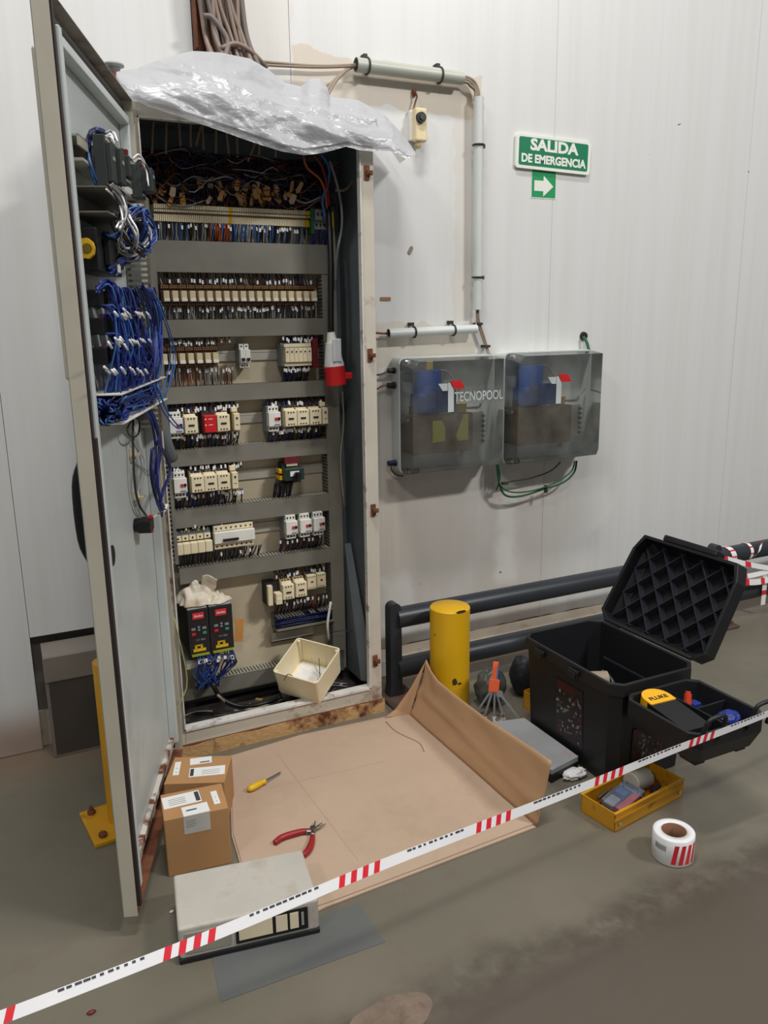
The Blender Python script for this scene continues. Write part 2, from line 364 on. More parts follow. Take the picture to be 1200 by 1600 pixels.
# ================================================================== THE ELECTRICAL CABINET
mat('cab_bottom', (70, 64, 60), 0.7, dirt=(36, 30, 28), dirt_scale=9, dirt_lo=.4, dirt_hi=.6)
CAB = thing('electrical_cabinet', 'tall grey metal electrical cabinet with open door against the wall', 'cabinet', (0.39, 0.15, 0))
CW, CZ0, CZ1, CD = 0.781, 0.052, 2.076, 0.298
b = MB()
b.box(0, 0.004, 0.02, CD, CZ0, CZ1, 1).box(CW-0.004, CW, 0.02, CD, CZ0, CZ1, 1).box(0, CW, 0.02, CD, CZ1-0.004, CZ1, 1)
b.box(0, CW, 0.02, CD, CZ0, CZ0+0.004, 2).box(0, CW, CD-0.004, CD, CZ0, CZ1, 1)
b.build('body', ['cab_paint', 'cab_inside', 'cab_bottom'], CAB)
fr = MB()
fr.box(0, 0.034, 0, 0.022, CZ0, CZ1).box(0.729, CW, 0, 0.022, CZ0, CZ1).box(0.034, 0.729, 0, 0.022, 2.034, CZ1).box(0.034, 0.729, 0, 0.022, CZ0, 0.106)
fr.build('front_frame', 'cab_paint', CAB, bevel=0.002)
lp = MB()
lp.box(0.032, 0.036, -0.009, 0.012, 0.106, 2.036).box(0.727, 0.731, -0.009, 0.012, 0.106, 2.036)
lp.box(0.032, 0.731, -0.009, 0.012, 2.032, 2.036)
lp.box(0.032, 0.731, -0.009, 0.030, 0.104, 0.112)
lp.build('gutter_lip', 'lip_white', CAB)
pl = MB()
n = 30; top = []
for i in range(n+1):
    x = 0.005+0.785*i/n; top.append((x, 0.052-max(0, 0.012*noise.noise(Vector((x*9, 1, 0))))))
pl.prism_y([(0.005, 0)]+[(0.79, 0)]+list(reversed(top)), -0.006, 0.25)
mat('plinth', (194, 156, 106), 0.75, var=0.15, scale=4, dirt=(96, 48, 28), dirt_scale=8, dirt_lo=0.5, dirt_hi=0.62, bump=0.4)
pl.build('plinth', 'plinth', CAB)
# thin rust skirt between frame and plinth
MB().box(0.0, CW, -0.004, 0.02, 0.046, 0.054).build('rust_strip', 'rust', CAB)
for (x, y) in ((573, 270), (578, 555), (583, 797), (586, 1032)):
    p = PX(x, y, 0.0); k = MB()
    k.box(p.x-0.009, p.x+0.008, -0.006, 0, p.z-0.022, p.z+0.022).box(p.x-0.004, p.x+0.016, -0.014, -0.006, p.z-0.008, p.z+0.006)
    k.cyl((p.x+0.008, -0.020, p.z-0.002), (p.x+0.008, -0.006, p.z-0.002), 0.006, n=8)
    k.build('latch', 'rust', CAB)
for z in (0.16, 0.62, 1.1, 1.55, 1.95):
    MB().cyl((-0.004, -0.004, z-0.03), (-0.004, -0.004, z+0.03), 0.008, n=10).box(-0.004, 0.02, -0.004, 0.0, z-0.02, z+0.02).build('hinge', 'door_edge', CAB)
# mounting plate and cable ducts
MB().box(0.045, 0.748, 0.262, 0.266, 0.085, 1.86).build('mounting_plate', 'plate_beige', CAB)
MB().box(0.70, 0.716, 0.21, 0.29, 0.10, 0.42, 0).build('side_bracket', 'cab_inside', CAB)
sb = MB(); sb.add([(0.735, 0.215, 0.10), (0.776, 0.215, 0.10), (0.776, 0.05, 0.10), (0.735, 0.09, 0.10), (0.735, 0.215, 0.62), (0.76, 0.215, 0.62)], [(0, 1, 5, 4), (0, 4, 3), (1, 2, 5), (3, 4, 5, 2), (0, 3, 2, 1)])
sb.build('loose_side_sheet', 'cab_inside', CAB)
def hduct(x0, x1, z0, z1, y=0.20, fingers=True, back=0.262):
    d = MB().box(x0, x1, y, y+0.004, z0, z1).box(x0, x1, y, y+0.012, z0, z0+0.002).box(x0, x1, y, y+0.012, z1-0.002, z1).build('cable_duct', 'duct_grey', CAB, bevel=0.0012)
    if fingers:
        t = MB(); x = x0+0.002
        while x < x1-0.008:
            t.box(x, x+0.007, y+0.012, back, z1-0.003, z1-0.001); t.box(x, x+0.007, y+0.012, back, z0+0.001, z0+0.003); x += 0.0125
        t.build('slotted_side', 'finger_grey', d)
    return d
hduct(0.088, 0.715, 1.620, 1.720, fingers=False)
for z0, z1 in ((1.411, 1.470), (1.193, 1.250), (0.979, 1.037), (0.762, 0.828), (0.559, 0.618)): hduct(0.094, 0.668, z0, z1)
hduct(0.120, 0.52, 0.118, 0.176)
# vertical duct at the right (fingers face left) and slotted duct at the left with its cover gone
d = MB().box(0.668, 0.722, 0.200, 0.204, 0.19, 1.618).build('cable_duct', 'duct_grey', CAB, bevel=0.0012)
t = MB(); z = 0.2
while z < 1.6: t.box(0.668, 0.670, 0.204, 0.262, z, z+0.007); z += 0.0125
t.box(0.720, 0.722, 0.204, 0.262, 0.19, 1.61); t.build('slotted_side', 'duct_grey', d)
d = MB().box(0.046, 0.049, 0.17, 0.262, 0.64, 1.78).box(0.046, 0.092, 0.258, 0.262, 0.64, 1.78).build('cable_duct', 'duct_grey', CAB)
t = MB(); z = 0.645
while z < 1.77:
    t.box(0.090, 0.092, 0.19, 0.262, z, z+0.008); t.box(0.049, 0.090, 0.186, 0.19, z, z+0.008); z += 0.0155
t.box(0.080, 0.092, 0.184, 0.188, 0.64, 1.78).build('slotted_side', 'duct_grey', d)
# plain lower-right duct, torn open
d = MB().box(0.44, 0.672, 0.19, 0.262, 0.318, 0.321).box(0.44, 0.672, 0.258, 0.262, 0.318, 0.375).box(0.44, 0.672, 0.19, 0.193, 0.318, 0.330).build('open_duct', 'duct_grey', CAB)
t = MB()
for i in range(19):
    x = 0.445+i*0.012
    if i not in (9, 10, 13): t.box(x, x+0.007, 0.19, 0.24, 0.372, 0.374)
t.build('slotted_side', 'duct_grey', d)
MB().box(0.43, 0.60, 0.236, 0.262, 0.262, 0.266).box(0.43, 0.60, 0.236, 0.239, 0.262, 0.300).build('support_profile', 'zinc', CAB)
# DIN rails
def rail(x0, x1, z):
    MB().box(x0, x1, 0.2555, 0.262, z-0.0125, z+0.0125).box(x0, x1, 0.2535, 0.2555, z-0.0175, z-0.010).box(x0, x1, 0.2535, 0.2555, z+0.010, z+0.0175).build('mounting_rail', 'zinc', CAB)
for z in (1.810, 1.547, 1.345, 1.125, 0.920, 0.716): rail(0.094, 0.668, z)
rail(0.43, 0.668, 0.455)

# ------------------------------------------------------------------ devices clipped on the rails (each a thing)
RY = 0.2535
def dev_begin(name, label, cat, x, z, group): return thing(name, label, cat, (x, RY, z), group)
def T_(x, z): return Matrix.Translation((x, RY, z))
PROTO = {}
def contactor(x, z, label, group):
    if 'contactor' in PROTO: return dup(PROTO['contactor'], (x, RY, z), label, group)
    t = dev_begin('contactor', label, 'contactor', x, z, group); PROTO['contactor'] = t
    MB().box(-.0220, .0220, -.045, 0, -.041, .041).build('base', 'cream_dark', t, local=True, bevel=0.001)
    MB().box(-.0220, .0220, -.082, -.045, -.028, .028).box(-.0200, .0200, -.060, -.045, -.034, .034).build('front', 'cream', t, local=True, bevel=0.0015)
    MB().box(-.010, .010, -.0835, -.082, -.005, .0015).build('slot', 'screw_hole', t, local=True)
    s = MB()
    for i in (-1, 0, 1):
        for zz in (.021, -.021): s.box(i*.010-.0025, i*.010+.0025, -.083, -.081, zz-.0022, zz+.0022)
        for zz in (.036, -.036): s.box(i*.012-.003, i*.012+.003, -.047, -.044, zz-.003, zz+.003)
    s.build('terminal_screws', 'screw_hole', t, local=True); return t
def motor_breaker(x, z, label, group, key='mb'):
    if key in PROTO: return dup(PROTO[key], (x, RY, z), label, group)
    t = dev_begin('motor_breaker', label, 'circuit breaker', x, z, group); PROTO[key] = t
    MB().box(-.0222, .0222, -.05, 0, -.045, .045).build('base', 'grey_plastic', t, local=True, bevel=0.001)
    for zz in (.026, -.045): MB().box(-.019, .019, -.062, -.05, zz, zz+.019).build('terminal_cover', 'white_plastic', t, local=True, bevel=0.001)
    MB().box(-.0222, .0222, -.078, -.05, -.025, .025).build('front', 'white_plastic', t, local=True, bevel=0.0015)
    MB().box(.000, .0085, -.083, -.078, -.003, .006).build('stop_button', 'red', t, local=True)
    MB().box(.0105, .019, -.083, -.078, -.003, .006).build('start_button', 'black', t, local=True)
    MB().box(-.003, .018, -.0788, -.078, -.021, -.0185).build('stripe', 'wire_blue', t, local=True)
    s = MB()
    for i in (-1, 0, 1):
        for zz in (.035, -.035): s.box(i*.012-.0028, i*.012+.0028, -.0635, -.0615, zz-.003, zz+.003)
    s.build('terminal_screws', 'screw_hole', t, local=True); return t
def slim(x, z, label, group):
    if 'slim' in PROTO: return dup(PROTO['slim'], (x, RY, z), label, group)
    t = dev_begin('slim_relay', label, 'relay', x, z, group); PROTO['slim'] = t
    MB().box(-.010, .010, -.06, 0, -.040, .044).build('base', 'cream_dark', t, local=True, bevel=0.001)
    MB().box(-.0105, .0105, -.085, -.06, -.032, .026).box(-.0125, .008, -.066, -.05, .030, .046).build('front', 'cream', t, local=True, bevel=0.0015)
    MB().cyl((0, -.087, .010), (0, -.085, .010), .004, n=8).box(-.004, .004, -.0858, -.085, -.014, -.012).build('dial', 'dark_grey', t, local=True); return t
def relay(x, z, label, group):
    if 'relay' in PROTO: return dup(PROTO['relay'], (x, RY, z), label, group)
    t = dev_begin('plug_in_relay', label, 'relay', x, z, group); PROTO['relay'] = t
    MB().box(-.0138, .0138, -.028, 0, -.034, .040).box(-.0138, .0138, -.036, -.028, .022, .034).build('socket', 'relay_brown', t, local=True, bevel=0.0008)
    MB().box(-.0095, .0095, -.062, -.028, -.019, .015, 0).box(-.0095, .0095, -.066, -.062, -.019, -.009, 1).build('relay_block', ['relay_cream', 'white_plastic'], t, local=True, bevel=0.001)
    s = MB()
    for i in range(4):
        s.box(-.0115+i*.0065, -.0085+i*.0065, -.0375, -.036, .0245, .0275); s.box(-.0115+i*.0065, -.0085+i*.0065, -.0375, -.036, .030, .033)
        s.box(-.0115+i*.0065, -.0085+i*.0065, -.0295, -.028, -.030, -.026)
    s.build('terminal_screws', 'brass', t, local=True); return t
mat('switch_green', (34, 52, 46), 0.4); mat('relay_brown', (74, 40, 26), 0.5); mat('relay_cream', (206, 190, 154), 0.4); mat('brass', (176, 140, 70), 0.4, 0.7)

ORD = ['first', 'second', 'third', 'fourth', 'fifth', 'sixth', 'seventh', 'eighth', 'ninth', 'tenth', 'eleventh', 'twelfth', 'thirteenth', 'fourteenth', 'fifteenth', 'sixteenth', 'seventeenth', 'eighteenth', 'nineteenth']
TRI = ['next to the motor breaker', 'in the middle', 'next to the narrow timer relay']
# row 1: 19 relays, row 2: 6 relays
for i in range(19):
    x = 0.119+i*0.0286
    relay(x, 1.547, ORD[18-i]+' cream relay from the upright duct in the long row under the top duct', 'relays in the long row')
for k, px in enumerate((257, 271, 285, 298.5, 312, 325, 337)):
    relay(PX(px, 567, 0.20).x, 1.345, ORD[6-k]+' cream relay from the two-pole breaker in the short row', 'relays in the short row')
def cx(px, py, Y=0.173): return PX(px, py, Y).x
Z4, Z5, Z6, Z3 = 1.123, 0.918, 0.716, 1.345
g4 = 'contactors on the rails'; gm = 'motor breakers on the rails'
# row 4 left and right
motor_breaker(cx(276, 664), Z4, 'white motor breaker left of the lone contactor and red module', gm)
contactor(cx(299, 664), Z4, 'cream contactor between a motor breaker and the red module', g4)
contactor(cx(349.5, 662), Z4, 'cream contactor right against the red module', g4)
slim(cx(370, 660), Z4+.004, 'narrow cream timer relay at the end of the red module row', 'slim relays')
motor_breaker(cx(430, 656), Z4, 'grey and white motor breaker left of three contactors above the rotary switch', gm)
for k, px in enumerate((455, 474, 493.5)): contactor(cx(px, 656), Z4, 'cream contactor '+TRI[k]+' in the trio above the rotary switch', 'trio above the rotary switch')
slim(cx(508, 654), Z4+.004, 'narrow cream timer relay beside the trio above the rotary switch', 'slim relays')
# red module
t = dev_begin('red_module', 'red safety module with white printing between two cream contactors', 'module', cx(329, 664), Z4, None)
MB().box(-.0215, .0215, -.05, 0, -.040, .040).build('base', 'dark_grey', t, local=True, bevel=.001)
MB().box(-.0205, .0205, -.082, -.05, -.030, .028).build('front', 'red', t, local=True, bevel=.0015)
s = MB()
for zz in (.014, -.006): s.box(-.019, -.014, -.0828, -.082, zz, zz+.004).box(-.006, .008, -.0826, -.082, zz+.001, zz+.003)
s.build('lettering', 'paper', t, local=True)
# row 5 left: breaker, three contactors, slim; right: rotary switch
motor_breaker(cx(282.5, 757), Z5, 'white motor breaker left of three contactors below the red module row', gm)
for k, px in enumerate((309.5, 330, 350.5)): contactor(cx(px, 758), Z5, 'cream contactor '+TRI[k]+' in the trio below the red module', 'trio below the red module row')
slim(cx(367.5, 756), Z5+.004, 'narrow cream timer relay beside the trio below the red module', 'slim relays')
t = dev_begin('rotary_switch', 'black and green rotary isolator switch with white label', 'switch', cx(460, 742, .18), Z5, None)
MB().box(-.036, .036, -.045, 0, -.036, .040).build('base', 'dark_grey', t, local=True, bevel=.001)
MB().box(-.040, .034, -.085, -.045, -.020, .024).build('body', 'switch_green', t, local=True, bevel=.002)
MB().box(-.020, .014, -.087, -.085, -.004, .014).build('label_plate', 'paper', t, local=True)
MB().cyl((.004, -.085, -.002), (.004, -.100, -.002), .013, n=14).box(-.001, .009, -.108, -.1, -.014, .012).build('knob', 'black', t, local=True)
MB().box(-.030, .026, -.06, -.03, .040, .060).build('terminal_cover', 'dark_red', t, local=True)
MB().box(-.022, .020, -.055, -.02, .028, .040).build('terminals', 'cream', t, local=True)
for k in (-1, 1): MB().box(-.052, -.041, -.06, -.01, k*.012-.008, k*.012+.008).build('earth_clamp', 'yellow', t, local=True, bevel=.002)

# row 3: two-pole breaker, fuse block
t = dev_begin('two_pole_breaker', 'white two-pole circuit breaker with black toggles alone on its rail', 'circuit breaker', cx(386, 563), Z3, None)
for i in (-1, 1):
    s = MB(); x0, x1 = (-.0178, -.0002) if i < 0 else (.0002, .0178)
    s.box(x0, x1, -.045, 0, -.042, .042, 1).box(x0, x1, -.066, -.045, -.022, .022).box(x0+.001, x1-.001, -.05, -.045, -.040, .040)
    p = s.build('pole', ['white_plastic', 'grey_plastic'], t, local=True, bevel=.001)
    MB().box((x0+x1)/2-.005, (x0+x1)/2+.005, -.074, -.066, -.016, -.006).build('toggle', 'black', p, local=True)
    MB().cyl(((x0+x1)/2, -.0515, .033), ((x0+x1)/2, -.0495, .033), .003, n=8).cyl(((x0+x1)/2, -.0515, -.033), ((x0+x1)/2, -.0495, -.033), .003, n=8).build('terminal_screws', 'screw_hole', p, local=True)
t = dev_begin('terminal_carrier', 'wide cream six-way terminal carrier with grey side on the breaker rail', 'terminal block', cx(468, 560), Z3, None)
MB().box(-.056, .052, -.045, 0, -.040, .040).build('base', 'grey_plastic', t, local=True, bevel=.001)
for k in range(6):
    x = -.049+k*.0165
    p = MB().box(x, x+.0158, -.074, -.045, -.026, .024).build('fuse_link', 'cream', t, local=True, bevel=.0012)
    MB().cyl((x+.008, -.0755, .010), (x+.008, -.0735, .010), .003, n=8).build('screw', 'screw_hole', p, local=True)
for zz in (.026, -.040): MB().box(-.050, .052, -.064, -.045, zz, zz+.012).build('terminal_cover', 'cream', t, local=True, bevel=.001)
MB().box(.058, .080, -.06, 0, -.05, .055).build('end_cover', 'dark_red', t, local=True, bevel=.002)
# row 6: five slim breakers, four-pole residual breaker, three motor breakers
g = 'slim breakers in a row'
for k in range(5):
    x = cx(281+k*11.6, 858, .185)
    if k == 0:
        t0 = t = dev_begin('slim_breaker', 'fifth narrow cream breaker from the wide four-pole breaker', 'circuit breaker', x, Z6-.018, g)
        MB().box(-.0128, .0128, -.04, 0, -.036, .052).build('base', 'grey_plastic', t, local=True)
        MB().box(-.0124, .0124, -.068, -.04, -.028, .012).build('front', 'cream', t, local=True, bevel=.002)
        MB().box(-.0115, .0115, -.05, -.04, .018, .036).build('terminal_cover', 'cream', t, local=True, bevel=.001)
        MB().cyl((0, -.0515, .027), (0, -.0495, .027), .0035, n=8).build('screw', 'screw_hole', t, local=True)
    else: dup(t0, (x, RY, Z6-.018), ORD[4-k]+' narrow cream breaker from the wide four-pole breaker')
t = dev_begin('residual_breaker', 'wide white four-pole breaker with long black toggle', 'circuit breaker', cx(368, 842, .18), Z6-.004, None)
MB().box(-.074, .074, -.045, 0, -.044, .046).build('base', 'grey_plastic', t, local=True, bevel=.001)
MB().box(-.074, .074, -.070, -.045, -.018, .022).build('front', 'white_plastic', t, local=True, bevel=.0015)
for zz in (.024, -.042): MB().box(-.072, .072, -.054, -.045, zz, zz+.020).build('terminal_cover', 'cream', t, local=True, bevel=.001)
MB().box(-.045, .012, -.078, -.070, -.010, -.002).build('toggle', 'black', t, local=True, bevel=.001)
s = MB()
for k in range(8):
    for zz in (.034, -.032): s.cyl((-.063+k*.018, -.0555, zz), (-.063+k*.018, -.0535, zz), .0032, n=8)
s.build('terminal_screws', 'screw_hole', t, local=True)
for k, px in enumerate((457, 479, 500)):
    motor_breaker(cx(px, 826), Z6+.004, 'white motor breaker '+('nearest the four-pole breaker', 'in the middle', 'nearest the upright duct')[k]+' in the trio above the low contactors', 'trio of motor breakers')
# row 7 right
Z7 = PX(460, 924, .17).z
mat('deep_black', (24, 24, 27), 0.6)  # plain black of the relay base, door hole disc and conduit bores
contactor(cx(451, 924), Z7, 'cream contactor beside the overload relay in the low group', 'low contactor pair'); contactor(cx(471, 922), Z7+.002, 'cream contactor beside the mini contactors in the low group', 'low contactor pair')
for k, px in enumerate((488, 503)):
    x = cx(px, 912, .19)
    if k == 0:
        t1 = t = dev_begin('mini_contactor', 'small cream contactor of the low group, next to the full-size contactor', 'contactor', x, Z7+.018, 'mini contactors')
        MB().box(-.0175, .0175, -.03, 0, -.030, .030).build('base', 'cream_dark', t, local=True)
        MB().box(-.0175, .0175, -.062, -.03, -.028, .026).build('front', 'cream', t, local=True, bevel=.001)
        s = MB().box(-.005, .005, -.0632, -.062, -.002, .003)
        for i in range(4):
            for zz in (.020, -.022): s.box(-.0135+i*.0075, -.0105+i*.0075, -.0630, -.0615, zz-.0015, zz+.0015)
        s.build('terminal_screws', 'screw_hole', t, local=True)
    else: dup(t1, (x, RY, Z7+.020), 'small cream contactor of the low group, next to the upright duct')
t = dev_begin('overload_relay', 'cream overload relay with white label at the left end of the low group', 'relay', cx(432, 928), Z7-.004, None)
MB().box(-.030, .012, -.055, 0, -.046, .040).build('base', 'deep_black', t, local=True)
MB().box(-.030, -.012, -.075, -.055, -.040, .036).build('side_plate', 'cream', t, local=True, bevel=.001)
MB().box(-.004, .020, -.088, -.055, -.036, .006).build('front', 'cream', t, local=True, bevel=.001)
MB().box(.000, .016, -.0888, -.088, -.018, -.010).build('label_plate', 'paper', t, local=True)

# terminal strip under the tags: narrow cream and yellow terminals, too fine to count
t = thing('terminal_strip', 'long strip of narrow cream terminals below the brown wire tags', 'terminal strip', (0.37, RY, 1.81))
ca, cb, cdk = MB(), MB(), MB(); x = 0.100; i = 0
while x < 0.628:
    h = 0.0; m = 1 if i in (84, 85, 86, 40, 41) else 0
    ca.box(x, x+.0042, .195, RY, 1.806, 1.829, m); cb.box(x, x+.0042, .205, RY, 1.778, 1.800, m)
    cdk.box(x+.0008, x+.0044, .1945, .1955, 1.812, 1.816); i += 1; x += .0061
ca.build('upper_terminals', ['cream', 'yellow'], t, kind='stuff'); cb.build('lower_terminals', ['cream', 'yellow'], t, kind='stuff'); cdk.build('terminal_slots', 'screw_hole', t, kind='stuff')
MB().box(.100, .628, .215, .225, 1.799, 1.807).build('marker_strip', 'cream_dark', t)
t = thing('earth_terminal_block', 'grey three-tier terminal block with green end beside the cream strip', 'terminal block', (0.66, RY, 1.80))
for k in range(2): MB().box(.644+k*.026, .669+k*.026, .20, RY, 1.770, 1.800).box(.644+k*.026, .669+k*.026, .185, RY, 1.80, 1.835).build('terminal', 'grey_plastic', t, bevel=.001)
MB().box(.630, .642, .19, RY, 1.755, 1.84).build('end_plate', 'wire_green', t)
s = MB()
for k in range(3):
    for zz in (1.785, 1.818): s.box(.650+k*.015, .657+k*.015, .183 if zz > 1.8 else .198, .19 if zz > 1.8 else .205, zz-.004, zz+.004)
s.build('terminal_screws', 'screw_hole', t)
MB().box(.700, .716, .19, RY, 1.775, 1.83).build('earth_clamp', 'yellow', t, bevel=.004)

# ------------------------------------------------------------------ wiring of the rows: short ends with white ferrules, past counting
WIRES = ['wire_navy', 'black', 'wire_brown', 'wire_grey', 'paper', 'wire_yg', 'wire_blue', 'wire_orange', 'wire_lblue']
def fan(name, x0, x1, za, zb, y, n, cols, ferr=0.6, spread=.01, r=.0019, yend=.235, ferr_at=0):
    mb = MB()
    for i in range(n):
        xa = x0+(x1-x0)*(i+random.uniform(.2, .8))/n; xb = xa+random.uniform(-spread, spread); ya = y+random.uniform(-.004, .004)
        zm = (za+zb)/2
        mb.tube([(xa, ya, za), ((xa+xb)/2+random.uniform(-.003, .003), ya+(yend-ya)*.3, zm), (xb, yend+random.uniform(-.012, .006), zb)], r, 5, random.choice(cols), sub=3)
        if random.random() < ferr:
            d = 1 if zb > za else -1; z2 = za+d*random.uniform(.001, .012)
            mb.box(xa-.0028, xa+.0028, ya-.003, ya+.003, min(z2, z2+d*.012), max(z2, z2+d*.012), 4)
    return mb.build(name, WIRES, CAB, kind='stuff')
DK = [0, 0, 1, 1, 6, 2]; MIX = [0, 1, 3, 3, 2, 6]
fan('row_wiring', .110, .635, 1.582, 1.625, .222, 60, [2, 3, 3, 1, 1, 0], .4, .006); fan('row_wiring', .110, .650, 1.515, 1.468, .226, 80, [0, 1, 1, 3, 3], .55, .006)
fan('row_wiring', .105, .330, 1.381, 1.412, .222, 26, [2, 3, 2, 1], .4, .006); fan('row_wiring', .105, .335, 1.312, 1.248, .226, 36, [3, 3, 1, 2, 0, 7], .6, .006)
fan('row_wiring', .105, .625, 1.778, 1.718, .215, 95, [1, 1, 0, 3, 3, 8], .3, .004); fan('row_wiring', .28, .36, 1.778, 1.718, .205, 16, [7, 7, 8], .1, .008, .0024)
fan('row_wiring', .36, .50, 1.778, 1.718, .205, 16, [8, 3, 8], .1, .006, .0022); fan('row_wiring', .645, .70, 1.768, 1.715, .205, 9, [6, 0, 6], .1, .01, .0026)
mat('tag_orange', (200, 142, 74), 0.7)
for z, zt, zb, xa, xb in ((Z4, 1.195, 1.036, .10, .34), (Z4, 1.195, 1.036, .45, .655), (Z5, .981, .827, .10, .34)):
    fan('row_wiring', xa, xb, z+.036, zt, .205, 34, DK, .55, .008, .0023); fan('row_wiring', xa, xb, z-.036, zb, .205, 40, DK, .6, .010, .0024)
xc = cx(468, 560); fan('row_wiring', xc-.05, xc+.05, Z3+.04, 1.412, .205, 16, DK, .5, .01, .0024); fan('row_wiring', xc-.05, xc+.05, Z3-.04, 1.25, .205, 20, [0, 1, 1, 6], .7, .006, .0024)
fan('row_wiring', xc-.02, xc+.085, Z3+.062, 1.40, .20, 10, [1, 0, 2], .6, .02, .003)
fan('row_wiring', .46, .53, Z5-.03, .83, .205, 12, [1, 1, 0], .0, .01, .0032)
fan('row_wiring', .105, .30, Z6+.03, .765, .205, 26, [0, 1, 5, 5, 6], .3, .01, .0024); fan('row_wiring', .105, .40, Z6-.05, .62, .20, 34, [1, 1, 0], .12, .01, .0024)
fan('row_wiring', .47, .64, Z6-.04, .62, .205, 26, [0, 1, 2], .3, .006, .0026); fan('row_wiring', .50, .58, Z6+.048, .763, .200, 8, [5], 0, .004, .003)
fan('row_wiring', .44, .65, Z7+.042, .562, .215, 24, [0, 1, 1, 2], .4, .014, .0024); fan('row_wiring', .44, .65, Z7-.040, .375, .205, 40, [0, 1, 1, 0, 2], .45, .008, .0024)
# dark blue bundle lying in the torn duct
mb = MB()
for i in range(22):
    y = random.uniform(.20, .25); z0 = random.uniform(.326, .36)
    mb.tube([(.445, y, z0), (.52, y+random.uniform(-.01, .01), z0+random.uniform(-.006, .006)), (.60, y, z0), (.668, y, z0+random.uniform(-.01, .01))], .0028, 5, random.choice([0, 0, 6, 1]), sub=3)
mb.build('duct_wiring', WIRES, CAB, kind='stuff')
# brown paper tags and the tangle above the terminal strip
mb = MB()
for i in range(330):
    xa = random.uniform(.06, .70); z0 = random.uniform(1.84, 1.99); y0 = random.uniform(.19, .255)
    if i < 190:
        mb.tube([(xa, .22, 1.83), (xa+random.uniform(-.02, .02), y0, 1.86+random.uniform(0, .05)), (xa+random.uniform(-.05, .05), .24, z0), (xa+random.uniform(-.1, .1), .255, 2.0)], .0022, 4, random.choice([1, 1, 1, 2, 0, 0, 7]), sub=3)
    else:
        mb.tube([(xa, .20, z0), (xa+.04, y0-.02, z0+random.uniform(-.03, .02)), (min(xa+.10, .7), y0-.02, z0+random.uniform(-.03, .03)), (min(xa+random.uniform(.12, .2), .71), .22, z0)], random.choice([.0016, .002, .003]), 4, random.choice([1, 1, 2, 0, 0, 3]), sub=3)
mb.build('tangled_wiring', WIRES, CAB, kind='stuff')
for i in range(46):
    x = random.uniform(.085, .60); z = random.gauss(1.872, .020); y = random.uniform(.170, .215); a = random.uniform(-.9, .9); bb = random.uniform(-.5, .5); w2 = random.uniform(.007, .011); h2 = random.uniform(.013, .021)
    mb = MB().tf(Matrix.Translation((x, y, z)) @ Euler((bb, a, random.uniform(-.6, .6))).to_matrix().to_4x4())
    mb.prism_y([(-w2, -h2*.6), (0, -h2), (w2, -h2*.6), (w2*.8, h2), (-w2*.8, h2)], -.0006, .0006)
    mb.build('wire_tag', random.choice(['tag_orange', 'tag_orange', 'cardboard_box', 'cardboard']), CAB)
# grey cable ends hanging from the gland plate, and the loose cables at the right
for (xa, ya, xb, yb) in ((240, 192, 237, 240), (260, 193, 259, 241), (278, 195, 282, 231), (297, 198, 298, 231), (318, 203, 306, 228), (338, 206, 337, 240), (352, 214, 358, 244), (370, 228, 371, 246), (404, 232, 387, 252), (408, 230, 404, 242), (430, 236, 431, 246), (316, 210, 318, 236)):
    a = PX(xa, ya-22, .20); e = PX(xb, yb, .20)
    MB().tube([(a.x, a.y, 2.07), a.lerp(e, .35), e], .0045, 7, 0).build('cable_end', 'wire_beige', CAB)
for pts, r, m in (([(474, 242), (480, 262), (500, 280), (508, 300), (510, 318), (514, 345)], .0042, 'wire_orange'), ([(488, 240), (502, 258), (510, 285), (514, 318), (516, 345)], .006, 'dark_red'), ([(500, 238), (514, 262), (512, 290), (504, 312), (508, 340)], .0052, 'wire_lblue'),
                  ([(515, 252), (526, 285), (533, 320), (534, 355), (526, 400), (524, 440)], .0045, 'wire_grey'), ([(552, 236), (556, 262), (550, 285), (538, 297), (524, 297)], .0048, 'wire_beige'),
                  ([(535, 612), (537, 660), (532, 720), (538, 790)], .0028, 'wire_beige')):
    MB().tube([PX(x, y, .165) for x, y in pts], r, 7, 0).build('loose_cable', m, CAB)
mat('earth_pale', (158, 164, 110), .5); mat('plug_white', (206, 208, 208), 0.4); mat('drive_black', (26, 26, 29), 0.45); mat('key_green', (40, 140, 110), 0.4); mat('label_red', (214, 40, 52), 0.4)

# ------------------------------------------------------------------ red and white mains plug hanging in the cabinet
t = thing('mains_plug', 'red and white industrial plug hanging on a black cable in the cabinet', 'plug', PX(523, 600, .13))
A, B_ = PX(517, 519, .13), PX(525, 601, .13); ax = (B_-A)
MB().tube([PX(513, 322, .17), PX(517, 400, .14), PX(517, 470, .13), A+ax*.02], .0105, 10).build('cable', 'black', t)
MB().cyl(A, A+ax*.22, .0135, .020, 16).cyl(A+ax*.20, A+ax*.24, .0235, .0235, 16).build('cable_gland', 'white_plastic', t)
MB().cyl(A+ax*.24, A+ax*.64, .024, .036, 20).build('housing', 'plug_white', t)
MB().cyl(A+ax*.64, B_, .037, .037, 20).build('collar', 'red', t)
q = A+ax*.83; MB().box(q.x+.020, q.x+.060, q.y-.018, q.y+.004, q.z-.012, q.z+.010).build('locking_lug', 'red', t, bevel=.002)
MB().box(q.x-.02, q.x+.012, q.y-.036, q.y-.028, q.z+.05, q.z+.13, 0).build('strain_clip', 'plug_white', t, bevel=.003)

